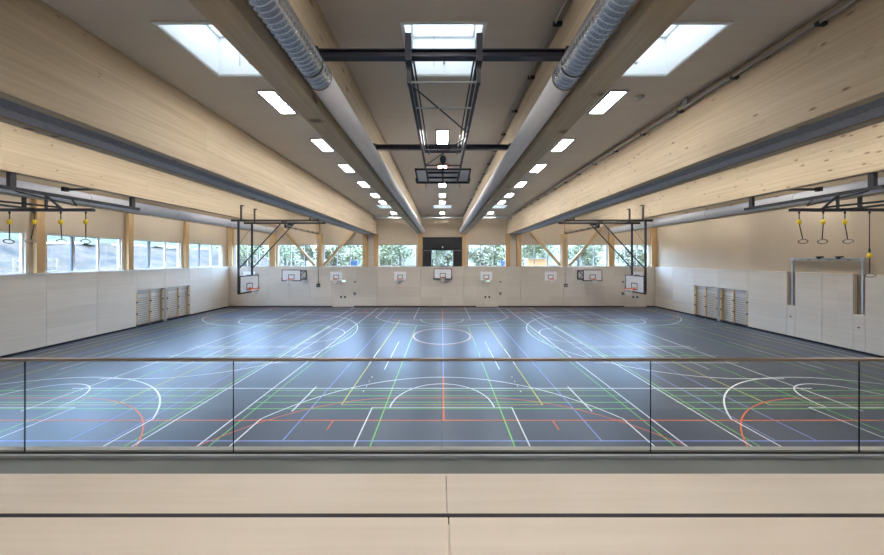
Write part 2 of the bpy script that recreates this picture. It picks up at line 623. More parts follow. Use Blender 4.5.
def panel_left(y0, y1, z0=0.0, z1=ZP, side=-1):
    x0, x1 = (-XU, -XW) if side < 0 else (XW, XU)
    o = MB().box(x0 + (0.001 if side < 0 else 0), x1 - (0 if side < 0 else 0.001), y0 + G, y1 - G, z0, z1)
    struct(o.build('wall_panel', M['panel_y'], wall_left if side < 0 else wall_right, bevel=0.004))


LB = (19.9, 24.15)     # recess of the wall bars
cuts = [YN + 0.1, 4.4, 6.6, 8.8, 11.0, 13.2, 15.4, 17.65, 19.9]
for a, e in zip(cuts, cuts[1:]):
    panel_left(a, e, 0.12)
panel_left(19.9, 22.02, 2.63)
panel_left(22.02, 24.15, 2.63)
panel_left(24.15, 26.4, 0.12)
panel_left(26.4, 28.56, 0.12)
S1, S2 = (17.24, 17.66), (14.39, 14.81)   # slots of the horizontal bar frame
cuts = [YN + 0.1, 4.4, 6.6, 8.8, 11.0, 13.2, 14.39]
for a, e in zip(cuts, cuts[1:]):
    panel_left(a, e, 0.12, side=1)
panel_left(S2[0], S2[1], 0.12, 1.98, side=1)
panel_left(14.81, 16.02, 0.12, side=1)
panel_left(16.02, 17.24, 0.12, side=1)
panel_left(S1[0], S1[1], 0.12, 2.02, side=1)
panel_left(17.66, 19.9, 0.12, side=1)
panel_left(19.9, 22.02, 2.63, side=1)
panel_left(22.02, 24.15, 2.63, side=1)
panel_left(24.15, 26.4, 0.12, side=1)
panel_left(26.4, 28.56, 0.12, side=1)
for (a, e), zb in ((S1, 2.02), (S2, 1.98)):
    struct(MB().box(XU - 0.03, XU - 0.002, a, e, zb, ZP - 0.05).build('slot_lining', M['slot'], wall_right))

# far wall panels, with flush double doors
seams = [-21.73, -20.0, -17.8, -15.6, -13.4, -11.2, -9.0, -6.6, -4.4, -2.2, 0.0, 2.2, 3.5, 5.75, 8.0, 10.2, 12.4, 14.6, 16.6, 18.6, 20.85, 21.73]
DOORS = [(-11.2, -9.0), (3.5, 5.75), (18.6, 20.85)]
for a, e in zip(seams, seams[1:]):
    z0 = 2.25 if (a, e) in DOORS else 0.12
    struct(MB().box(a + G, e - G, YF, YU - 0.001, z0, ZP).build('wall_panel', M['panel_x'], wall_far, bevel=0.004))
for i, (a, e) in enumerate(DOORS):
    d = struct(MB().box(a + G, (a + e) / 2 - G, YF + 0.002, YU - 0.001, 0.03, 2.24).build('door_%d' % (i + 1), M['panel_x']))
    struct(MB().box((a + e) / 2 + G, e - G, YF + 0.002, YU - 0.001, 0.03, 2.24).build('door_leaf', M['panel_x'], d))
    mid = (a + e) / 2
    for s in (-1, 1):
        h = MB()
        h.box(mid + s * 0.2 - 0.09, mid + s * 0.2 + 0.09, YF - 0.012, YF + 0.003, 0.92, 1.12)
        h.tube([(mid + s * 0.13, YF - 0.01, 1.04), (mid + s * 0.13, YF - 0.06, 1.04), (mid + s * 0.26, YF - 0.06, 1.04)], 0.014, 8)
        struct(h.build('door_handle', M['dark_plastic'], d))
# ledges on top of the padding, and black skirting
struct(MB().box(-XU, -XW + 0.01, YN, YF, ZP + 0.001, ZP + 0.03).build('trim_1', M['white']))
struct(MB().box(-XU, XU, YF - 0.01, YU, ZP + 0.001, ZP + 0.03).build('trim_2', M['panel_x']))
struct(MB().box(-XU + 0.001, -XW - 0.01, YN + 0.1, YF, 0.001, 0.115).build('baseboard_left', M['black_rubber']))
struct(MB().box(XW + 0.01, XU - 0.001, YN + 0.1, YF, 0.001, 0.115).build('baseboard_right', M['black_rubber']))
b = MB()
for a, e in zip([-21.7] + [d[1] for d in DOORS], [d[0] for d in DOORS] + [21.7]):
    b.box(a, e, YF - 0.012, YU - 0.002, 0.001, 0.115)
struct(b.build('baseboard_far', M['black_rubber']))

# ------------------------------------------------------------------ windows
wn = 0
for i, (a, e) in enumerate(FARWIN):
    wn += 1
    centre = i == 4
    z0, z1 = 4.15, (5.87 if centre else 6.4)
    f = MB()
    y0, y1 = YU + 0.12, YU + 0.2
    w = 0.06
    f.box(a, e, y0, y1, z0, z0 + w).box(a, e, y0, y1, z1 - w, z1)
    f.box(a, a + w, y0, y1, z0 + w, z1 - w).box(e - w, e, y0, y1, z0 + w, z1 - w)
    cuts_ = [a + (e - a) * 0.24] if centre else [a + (e - a) / 3, a + (e - a) * 2 / 3]
    win = struct(f.build('window_%d' % wn, M['window_frame']))
    for c in cuts_:
        struct(MB().box(c - 0.04, c + 0.04, y0, y1, z0 + w, z1 - w).build('mullion', M['frame_dark' if centre else 'window_frame'], win))
    pts = [a + w] + cuts_ + [e - w]
    for p0, p1 in zip(pts, pts[1:]):
        struct(MB().box(p0 + 0.03, p1 - 0.03, y0 + 0.03, y0 + 0.05, z0 + w, z1 - w).build('pane', M['glass'], win))
for i, (a, e) in enumerate(LEFTWIN):
    wn += 1
    z0, z1 = 4.15, 6.3
    x0, x1 = -XU - 0.2, -XU - 0.12
    w = 0.06
    f = MB()
    f.box(x0, x1, a, e, z0, z0 + w).box(x0, x1, a, e, z1 - w, z1)
    f.box(x0, x1, a, a + w, z0 + w, z1 - w).box(x0, x1, e - w, e, z0 + w, z1 - w)
    win = struct(f.build('window_%d' % wn, M['white']))
    cuts_ = [a + (e - a) / 3, a + (e - a) * 2 / 3]
    for c in cuts_:
        struct(MB().box(x0, x1, c - 0.06, c + 0.06, z0 + w, z1 - w).build('mullion', M['white'], win))
    struct(MB().box(x0 + 0.02, x1 + 0.06, cuts_[0] - 0.15, cuts_[0] - 0.07, z0 + w, z1 - w).build('opening_sash', M['frame_dark'], win))
    pts = [a + w] + cuts_ + [e - w]
    for p0, p1 in zip(pts, pts[1:]):
        struct(MB().box(x0 + 0.03, x0 + 0.05, p0 + 0.04, p1 - 0.04, z0 + w, z1 - w).build('pane', M['glass'], win))

# ------------------------------------------------------------------ ceiling with skylight openings
b = MB()
xs = [-22.35] + [v for c in SKYX for v in (c - 0.75, c + 0.75)] + [22.35]
ys = [YB - 0.3] + [v for yy in SKYY for v in yy] + [29.2]
for i in range(len(xs) - 1):
    for j in range(len(ys) - 1):
        if i % 2 == 1 and j % 2 == 1:
            continue
        b.box(xs[i], xs[i + 1], ys[j], ys[j + 1], ZC, ZC + 0.3)
bmesh.ops.remove_doubles(b.bm, verts=b.bm.verts[:], dist=0.001)
ceiling = struct(b.build('ceiling', M['ceiling'], recalc=False))

SIDE3 = ['left', 'middle', 'right']
for j, (a, e) in enumerate(SKYY):
    for i, x in enumerate(SKYX):
        lab = ('bright square skylight in the %s ceiling bay, nearest to the gallery' if j == 0 else
               'bright square skylight in the %s ceiling bay, near the far wall') % SIDE3[i]
        s = thing('skylight', lab, 'skylight', (x, (a + e) / 2, ZC), 'skylights in the ceiling')
        x0, x1 = x - 0.75, x + 0.75
        f = MB()
        o = 0.045
        f.box(x0 - o, x1 + o, a - o, a + 0.01, ZC - 0.025, ZC - 0.002).box(x0 - o, x1 + o, e - 0.01, e + o, ZC - 0.025, ZC - 0.002)
        f.box(x0 - o, x0 + 0.01, a + 0.01, e - 0.01, ZC - 0.025, ZC - 0.002).box(x1 - 0.01, x1 + o, a + 0.01, e - 0.01, ZC - 0.025, ZC - 0.002)
        f.build('frame', M['white'], s)
        f = MB()
        zt = 10.1
        f.box(x0 + 0.002, x0 + 0.02, a, e, ZC - 0.002, zt).box(x1 - 0.02, x1 - 0.002, a, e, ZC - 0.002, zt)
        f.box(x0 + 0.02, x1 - 0.02, a + 0.002, a + 0.02, ZC - 0.002, zt).box(x0 + 0.02, x1 - 0.02, e - 0.02, e - 0.002, ZC - 0.002, zt)
        f.build('shaft', M['white'], s)
        f = MB()
        f.box(x0, x1, a, a + 0.07, zt, zt + 0.08).box(x0, x1, e - 0.07, e, zt, zt + 0.08)
        f.box(x0, x0 + 0.07, a + 0.07, e - 0.07, zt, zt + 0.08).box(x1 - 0.07, x1, a + 0.07, e - 0.07, zt, zt + 0.08)
        f.build('glazing_frame', M['white'], s)
        MB().box(x0 + 0.07, x1 - 0.07, a + 0.07, e - 0.07, zt + 0.03, zt + 0.05).build('pane', M['roof_glass'], s)
        if j == 0:
            f = MB()
            f.tube([(x - 0.22, e - 0.05, 9.42), (x - 0.22, e - 0.05, zt)], 0.006, 6)
            f.cbox((x + 0.02, e - 0.04, 9.5), (0.06, 0.04, 0.03))
            f.build('window_opener', M['grey_plastic'], s)

# ------------------------------------------------------------------ timber beams
def beam(x0, x1, label, group='glulam ceiling beams', z0=ZB):
    o = MB().box(x0, x1, YB, YU, z0, ZC - 0.003).build('ceiling_beam', M['beam'], loc=((x0 + x1) / 2, 12.0, z0), bevel=0.012)
    return tag(o, label, 'beam', group)


YX = {-1: 'left', 1: 'right'}
for s in (-1, 1):
    L = YX[s]
    for (a, e, lab) in ((2.1, 2.51, 'pale timber ceiling beam beside the round duct, just %s of the middle' % L),
                        (6.72, 6.98, 'deep knotty timber beam on the inner side of the %s divider curtain' % L),
                        (7.92, 8.2, 'timber beam on the outer side of the %s divider curtain' % L),
                        (12.58, 12.88, 'timber beam above the hanging rings on the %s of the hall' % L),
                        (17.12, 17.42, 'timber beam behind the round duct nearest the %s wall' % L)):
        x0, x1 = (a, e) if s > 0 else (-e, -a)
        beam(x0, x1, lab)
    # folded divider curtain stowed between the two beams
    cu = thing('divider_curtain', 'dark grey divider curtain folded up between the paired beams on the %s' % L, 'curtain',
               (s * 7.45, 14, ZB - 0.02), 'folded divider curtains')
    def sx(a, e):
        return (a, e) if s > 0 else (-e, -a)
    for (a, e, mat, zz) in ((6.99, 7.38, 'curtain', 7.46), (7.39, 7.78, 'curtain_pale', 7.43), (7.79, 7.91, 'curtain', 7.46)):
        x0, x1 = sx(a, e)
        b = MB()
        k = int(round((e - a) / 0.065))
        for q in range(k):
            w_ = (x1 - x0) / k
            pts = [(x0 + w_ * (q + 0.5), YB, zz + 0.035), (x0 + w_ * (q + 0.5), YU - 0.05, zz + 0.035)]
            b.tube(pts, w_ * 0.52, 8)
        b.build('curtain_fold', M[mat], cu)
    x0, x1 = sx(7.0, 7.9)
    MB().box(x0, x1, YB, YU - 0.1, ZB + 0.09, ZB + 0.5).build('casing', M['black'], cu)

# posts on the far wall and struts
PX = [(2.0, 2.45, 'beside the black screen'), (6.5, 7.0, 'under the inner beam of the %s curtain'),
      (7.62, 8.12, 'under the outer beam of the %s curtain'), (12.3, 12.85, 'where two slanting braces meet on the %s'),
      (17.08, 17.65, 'behind the end of the round duct on the %s'), (21.45, 21.95, 'in the %s corner')]
for s in (-1, 1):
    L = YX[s]
    for i, (a, e, wh) in enumerate(PX):
        x0, x1 = (a, e) if s > 0 else (-e, -a)
        wh = wh % L if '%s' in wh else wh + ' on its %s' % L
        zt = ZC - 0.01 if i == 5 else ZB - 0.003
        o = MB().box(x0, x1, YF + 0.03, YU - 0.002, ZP + 0.035, zt).build('wall_post', M['post'], loc=((x0 + x1) / 2, YF + 0.15, ZP + 0.035), bevel=0.01)
        tag(o, 'timber post on far wall ' + wh, 'post', 'timber posts on the far wall')
    for q, lab in ((1, 'slanting timber brace on the far wall leaning towards the %s corner' % L),
                   (-1, 'slanting timber brace on the far wall, on the %s, leaning towards the middle' % L)):
        p0 = Vector((s * 12.58 + s * q * 0.47, YF + 0.13, 4.25))
        p1 = Vector((s * (12.58 + q * 3.75), YF + 0.13, 8.0))
        o = MB().bar(p0, p1, 0.24, 0.2, up=(0, 1, 0)).build('diagonal_brace', M['brace'], loc=tuple(p0))
        tag(o, lab, 'brace', 'slanting braces on the far wall')
    x0, x1 = (7.02, 7.6) if s > 0 else (-7.6, -7.02)
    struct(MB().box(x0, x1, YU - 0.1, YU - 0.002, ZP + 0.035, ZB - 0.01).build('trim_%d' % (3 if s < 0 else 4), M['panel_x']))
WY = [10.8, 15.2, 19.62, 23.97]
for i, y in enumerate(WY):
    o = MB().box(-XU + 0.002, -XW - 0.03, y - 0.16, y + 0.16, ZP + 0.035, ZC - 0.01).build('wall_post', M['post'], loc=(-XU + 0.1, y, ZP + 0.035), bevel=0.01)
    tag(o, ['upright timber post on the left wall nearest to the gallery', 'upright timber post on the left wall behind the hanging rings',
            'upright timber post on the left wall, second from the far corner', 'upright timber post on the left wall, closest to the far corner'][i], 'post', 'timber posts on the left wall')

# ------------------------------------------------------------------ air ducts
for s in (-1, 1):
    L = YX[s]
    x, z, r_ = s * 1.9, 7.7, 0.185
    t_ = thing('air_duct', 'round air duct under the inner beam on the %s, ribbed silver then smooth grey' % L, 'duct', (x, 14, z), 'round air ducts')
    for nm, ya, ye, ex in (('ribbed_section', YB + 0.3, 4.0, 0.0), ('ribbed_collar', 4.03, 4.3, 0.004)):
        pts, rs = [], []
        y = ya
        k_ = 0
        while y < ye:
            pts.append((x, y, z))
            rs.append(r_ + ex + (0.0, 0.013, 0.013, 0.0)[k_ % 4])
            k_ += 1
            y += 0.0185
        MB().tube(pts, r_, 36, rs=rs).build(nm, M['galv'], t_)
    MB().tube([(x, 4.3, z), (x, 28.1, z)], r_ + 0.006, 36).build('smooth_section', M['grey_duct'], t_)
    for yy in (4.01, 4.32):
        b = MB()
        b.ring((x, yy, z), r_ + 0.012, 0.006, 'y', 36)
        b.build('clamp', M['black'], t_)
    for yy in [0.8, 3.6, 6.4, 9.6, 12.8, 16.0, 19.2, 22.4, 25.6]:
        b = MB()
        b.box(x - 0.012, x + 0.012, yy - 0.015, yy + 0.015, z + r_, z + r_ + 0.1)
        b.bar((x, yy, z + r_ + 0.09), (s * 2.095, yy, z + r_ + 0.09), 0.03, 0.02)
        b.build('hanger', M['black'], t_)
    x, z, r_ = s * 16.78, 7.74, 0.27
    t_ = thing('air_duct', 'smooth grey round air duct high beside the %s wall' % L, 'duct', (x, 14, z), 'round air ducts')
    MB().tube([(x, YB + 0.3, z), (x, 27.7, z)], r_, 36).build('smooth_section', M['grey_duct'], t_)
    for yy in [8.8, 13.2, 17.6, 22.0, 26.4]:
        b = MB()
        b.ring((x, yy, z), r_ + 0.002, 0.008, 'y', 36)
        b.bar((x, yy, z + r_), (s * 17.119, yy, z + r_ + 0.02), 0.03, 0.02)
        b.build('hanger', M['grey_plastic'], t_)

# ------------------------------------------------------------------ conduits and trays under the ceiling
def conduit(x, wall, label):
    t_ = thing('cable_conduit', label, 'conduit', (x, 14, 9.02))
    s = 1 if wall > x else -1
    b = MB().box(min(x + s * 0.03, wall - s * 0.002), max(x + s * 0.03, wall - s * 0.002), 0.5, 26.8, 9.05, 9.13)
    b.build('tray', M['conduit'], t_)
    MB().tube([(x, 0.5, 9.02), (x, 26.8, 9.02)], 0.02, 8).build('pipe', M['grey_plastic'], t_)
    y = 2.0
    while y < 26:
        MB().box(min(x - s * 0.035, wall - s * 0.003), max(x - s * 0.035, wall - s * 0.003), y - 0.025, y + 0.025, 8.985, 9.047).build('clamp', M['black'], t_)
        y += 1.45
    return t_


conduit(1.98, 2.1, 'thin cable conduit with black clamps along the inner right beam')
ct = conduit(6.58, 6.72, 'thin cable conduit with black clamps along the outer right beam')
MB().box(6.5, 6.58, 7.45, 7.6, 9.045, 9.2).build('junction_box', M['grey_plastic'], ct)

b = MB()
d = []
for k in range(20):
    a = k * 2 * PI / 20
    d.append((math.cos(a), math.sin(a)))
b.tube([(5.28, 7.5, ZC - 0.001), (5.28, 7.5, ZC - 0.03), (5.28, 7.5, ZC - 0.06)], 0.1, 20, rs=[0.12, 0.12, 0.07])
tag(b.build('smoke_detector', M['slab'], loc=(5.28, 7.5, ZC)), 'small round smoke detector on the ceiling beside the nearest right lamp', 'smoke detector')

for i, (a, e) in enumerate(((-6.7, -2.53), (-2.08, 2.08), (2.53, 6.7))):
    t_ = thing('cable_tray', 'grey metal tray across the far end of the %s ceiling bay' % SIDE3[i], 'cable tray', ((a + e) / 2, 27.2, 8.85), 'cable trays at the far end')
    b = MB().box(a, e, 27.1, 27.4, 8.85, 8.87).box(a, e, 27.09, 27.11, 8.85, 8.96).box(a, e, 27.39, 27.41, 8.85, 8.96)
    b.build('channel', M['tray'], t_)
    for x in ((a + 0.5, a + 1.6, e - 1.6, e - 0.5) if i != 1 else (a + 0.5, e - 0.5)):
        h = MB().box(x - 0.02, x + 0.02, 27.22, 27.26, 8.87, ZC - 0.002)
        h.bar((x, 27.24, 8.88), (x + 0.35, 27.24, ZC - 0.01), 0.03, 0.03)
        h.build('hanger', M['tray'], t_)

# ------------------------------------------------------------------ ceiling lamps
def make_lamp():
    t_ = thing('ceiling_lamp', '', 'ceiling lamp', (0, 0, 0), 'ceiling lamps')
    f = MB()
    w, l, k = 0.25, 0.585, 0.05
    f.box(-w, w, -l, -l + k, -0.03, -0.002).box(-w, w, l - k, l, -0.03, -0.002)
    f.box(-w, -w + k, -l + k, l - k, -0.03, -0.002).box(w - k, w, -l + k, l - k, -0.03, -0.002)
    f.box(-w + k, w - k, -l + k, l - k, -0.012, -0.002)
    f.build('housing', M['lamp_body'], t_)
    for q in range(4):
        x = -0.15 + q * 0.1
        MB().box(x - 0.032, x + 0.032, -l + k + 0.005, l - k - 0.005, -0.026, -0.014).build('light_strip', M['lamp'], t_)
    return t_


lamp = None
ROWS = [('left', -4.55, [-1.5, 7.2, 10.1, 12.8, 15.7, 18.5, 20.9, 25.8]),  # leading entries sit unseen over the gallery, added to light the tiers
        ('middle', 0.02, [-1.5, 1.5, 9.4, 12.8, 15.7, 18.5, 20.9, 25.8]),
        ('right', 4.57, [-1.5, 7.2, 10.1, 12.8, 15.7, 18.5, 20.9, 25.8]),
        ('outer left', -10.4, [4.3, 7.2, 10.1, 12.8, 15.7, 18.5, 20.9, 25.8]),  # outer bay rows are out of view, added to brighten side walls and ducts
        ('outer right', 10.4, [4.3, 7.2, 10.1, 12.8, 15.7, 18.5, 20.9, 25.8]),
        ('second outer left', -14.3, [4.3, 12.8, 20.0, 26.0]),
        ('second outer right', 14.3, [4.3, 12.8, 20.0, 26.0]),
        ('outermost left', -19.8, [4.3, 10.1, 15.7, 20.9, 25.8]),
        ('outermost right', 19.8, [4.3, 10.1, 15.7, 20.9, 25.8])]
for row, x, yy in ROWS:
    for i, y in enumerate(yy):
        if lamp is None:
            o = lamp = make_lamp()
        else:
            o = copy_tree(lamp)
        o.location = (x, y + 0.565, ZC)
        hid = sum(1 for v in yy if v < 7)
        if 'outer' in row or y < 7:  # lamps out of view, added for their light
            o['label'] = 'lit ceiling lamp of the %s bay, %s from the gallery wall' % (row, ORD[i])
        else:
            o['label'] = 'lit rectangular lamp in the %s ceiling row, %s in view from the gallery' % (row, ORD[i - hid])

# ------------------------------------------------------------------ black screen around the middle window
t_ = thing('louvred_screen', 'black slatted screen around the small window in the middle of the far wall', 'screen', (0.1, YF + 0.1, 4.2))
xa, xb = -1.98, 2.06
b = MB()
z = 4.28
while z < 7.0:
    if z < 5.8:
        b.box(xa + 0.06, -1.12, YF + 0.04, YF + 0.12, z, z + 0.13).box(1.17, xb - 0.06, YF + 0.04, YF + 0.12, z, z + 0.13)
    elif z > 5.92:
        b.box(xa + 0.06, xb - 0.06, YF + 0.04, YF + 0.12, z, z + 0.13)
    z += 0.145
b.build('slats', M['screen_black'], t_)
MB().box(xa, -1.1, YF + 0.13, YU - 0.002, 4.16, 7.08).box(1.15, xb, YF + 0.13, YU - 0.002, 4.16, 7.08).box(-1.1, 1.15, YF + 0.13, YU - 0.002, 5.87, 7.08).build('backing', M['black_rubber'], t_)
MB().box(xa, xa + 0.06, YF + 0.02, YF + 0.13, 4.2, 7.05).box(xb - 0.06, xb, YF + 0.02, YF + 0.13, 4.2, 7.05).build('side_frame', M['black'], t_)
MB().box(xa - 0.04, xb + 0.04, YF - 0.02, YF + 0.13, 7.05, 7.13).build('top_rail', M['black'], t_)
MB().box(xa - 0.06, xb + 0.06, YF - 0.02, YF + 0.03, 5.78, 5.9).build('middle_rail', M['black'], t_)
MB().box(xa - 0.02, xb + 0.02, YF + 0.0, YF + 0.13, 4.14, 4.22).build('bottom_rail', M['black'], t_)
MB().box(xa + 0.1, -1.15, YF - 0.03, YF - 0.021, 5.74, 5.77).box(1.2, xb - 0.1, YF - 0.03, YF - 0.021, 5.74, 5.77).build('pale_strip', M['grey_plastic'], t_)
MB().box(-1.14, -1.1, YF - 0.02, YF + 0.03, 5.9, 6.35).box(1.15, 1.19, YF - 0.02, YF + 0.03, 5.9, 6.35).build('bracket', M['anthracite'], t_)
b = MB().tube([(0.05, YF + 0.04, 6.1), (0.05, YF - 0.06, 6.1), (0.05, YF - 0.09, 6.1)], 0.07, 14, rs=[0.08, 0.08, 0.05])
b.build('sensor', M['white'], t_)

# ------------------------------------------------------------------ basketball baskets
def board_parts(t_, w, h, z0, border, yb=0.0, front=-1, sq=True):
    """Backboard in the XZ plane of the thing's own frame, facing -Y."""
    MB().box(-w / 2, w / 2, yb, yb + 0.03, z0, z0 + h).build('backboard', M['board_white'], t_)
    if border:
        k = 0.055
        f = MB()
        y0, y1 = yb - 0.012, yb + 0.04
        f.box(-w / 2 - 0.01, w / 2 + 0.01, y0, y1, z0 - 0.01, z0 + k).box(-w / 2 - 0.01, w / 2 + 0.01, y0, y1, z0 + h - k, z0 + h + 0.01)
        f.box(-w / 2 - 0.01, -w / 2 + k, y0, y1, z0 + k, z0 + h - k).box(w / 2 - k, w / 2 + 0.01, y0, y1, z0 + k, z0 + h - k)
        # thicker padding along the lower corners
        f.box(-w / 2 - 0.03, w / 2 + 0.03, y0 - 0.01, y1 + 0.01, z0 - 0.03, z0 + 0.02)
        f.box(-w / 2 - 0.04, -w / 2 + 0.02, y0 - 0.01, y1 + 0.01, z0 - 0.03, z0 + 0.3).box(w / 2 - 0.02, w / 2 + 0.04, y0 - 0.01, y1 + 0.01, z0 - 0.03, z0 + 0.3)
        f.build('border', M['black'], t_)
    f = MB()
    sw, sh, k = (0.59, 0.45, 0.055) if w > 1.5 else (0.56, 0.42, 0.055)
    zs = z0 + 0.15
    y0, y1 = yb - 0.008, yb - 0.0005
    f.box(-sw / 2, sw / 2, y0, y1, zs, zs + k).box(-sw / 2, sw / 2, y0, y1, zs + sh - k, zs + sh)
    f.box(-sw / 2, -sw / 2 + k, y0, y1, zs + k, zs + sh - k).box(sw / 2 - k, sw / 2, y0, y1, zs + k, zs + sh - k)
    f.build('target_square', M['black'], t_)
    zr = z0 + 0.15
    yc = yb - 0.15 - 0.225
    f = MB()
    f.ring((0, yc, zr), 0.225, 0.016, 'z', 24)
    f.box(-0.09, 0.09, yb - 0.16, yb - 0.009, zr - 0.03, zr + 0.02)
    f.box(-0.09, 0.09, yb - 0.02, yb - 0.009, zr - 0.1, zr + 0.06)
    f.build('rim', M['orange'], t_)
    f = MB()
    K = 10
    for k in range(K):
        for sgn in (-1, 1):
            pts = []
            for q in range(5):
                u = q / 4.0
                rr = 0.215 * (1 - u) + 0.12 * u
                aa = (k + sgn * u * 2) * 2 * PI / K
                pts.append((rr * math.cos(aa), yc + rr * math.sin(aa), zr - 0.012 - 0.42 * u))
            f.tube(pts, 0.0065, 5)
    f.build('net', M['net'], t_)


# small practice baskets, mounted close to the wall
small = thing('wall_basket', '', 'basketball hoop', (0, 0, 0), 'small wall baskets')
board_parts(small, 1.2, 0.9, 2.72, False, yb=-0.12)
MB().box(-0.35, -0.27, -0.089, -0.001, 2.8, 3.5).box(0.27, 0.35, -0.089, -0.001, 2.8, 3.5).build('wall_bracket', M['tray'], small)
SMALL = [(-19.6, 'small plain white basketball hoop partly hidden behind the hanging frame on the left'),
         (-10.75, 'small plain white basketball hoop above the green sign on the left'),
         (-4.25, 'small plain white basketball hoop just left of the black-edged middle hoop'),
         (4.5, 'small plain white basketball hoop just right of the black-edged middle hoop'),
         (11.05, 'small plain white basketball hoop left of the wide hoop beside the right brace post'),
         (19.8, 'small plain white basketball hoop partly hidden behind the hanging frame on the right')]
for i, (x, lab) in enumerate(SMALL):
    o = small if i == 0 else copy_tree(small)
    o.location = (x, YF, 0)
    o['label'] = lab
# match board, flat on the wall in the middle
t_ = thing('wall_basket', 'black-edged white basketball hoop under the black screen in the middle', 'basketball hoop', (0, 0, 0), 'large wall baskets')
board_parts(t_, 1.8, 1.05, 2.87, True, yb=-0.2)
MB().box(-0.5, -0.4, -0.16, -0.001, 2.9, 3.85).box(0.4, 0.5, -0.16, -0.001, 2.9, 3.85).build('wall_bracket', M['black'], t_)
t_.location = (0.08, YF, 0)
# swing-out match boards
for s in (-1, 1):
    t_ = thing('wall_basket', 'black-edged white basketball hoop held out from the wall, on the %s' % YX[s], 'basketball hoop', (0, 0, 0), 'large wall baskets')
    yb = -1.85
    board_parts(t_, 1.8, 1.05, 2.82, True, yb=yb)
    f = MB()
    for x in (-0.55, 0.55):
        f.box(x - 0.04, x + 0.04, -0.09, -0.001, 2.8, 3.76)
    f.box(-0.55, 0.55, -0.09, -0.01, 3.68, 3.76).box(-0.55, 0.55, -0.09, -0.01, 2.8, 2.88)
    f.bar((-0.55, -0.05, 2.82), (0.55, -0.05, 3.74), 0.04, 0.04)
    f.bar((0.55, -0.05, 2.82), (-0.55, -0.05, 3.74), 0.04, 0.04)
    f.build('wall_frame', M['black'], t_)
    for x in (-0.5, 0.5):
        for z in (2.95, 3.65):
            MB().tube([(x, -0.08, z), (x * 0.9, yb + 0.04, z)], 0.025, 8).build('arm', M['black'], t_)
    MB().tube([(-0.5, -0.08, 3.65), (-0.45, yb + 0.04, 2.95)], 0.015, 8).tube([(0.5, -0.08, 3.65), (0.45, yb + 0.04, 2.95)], 0.015, 8).build('brace', M['black'], t_)
    t_.location = (s * 14.38, YF, 0)

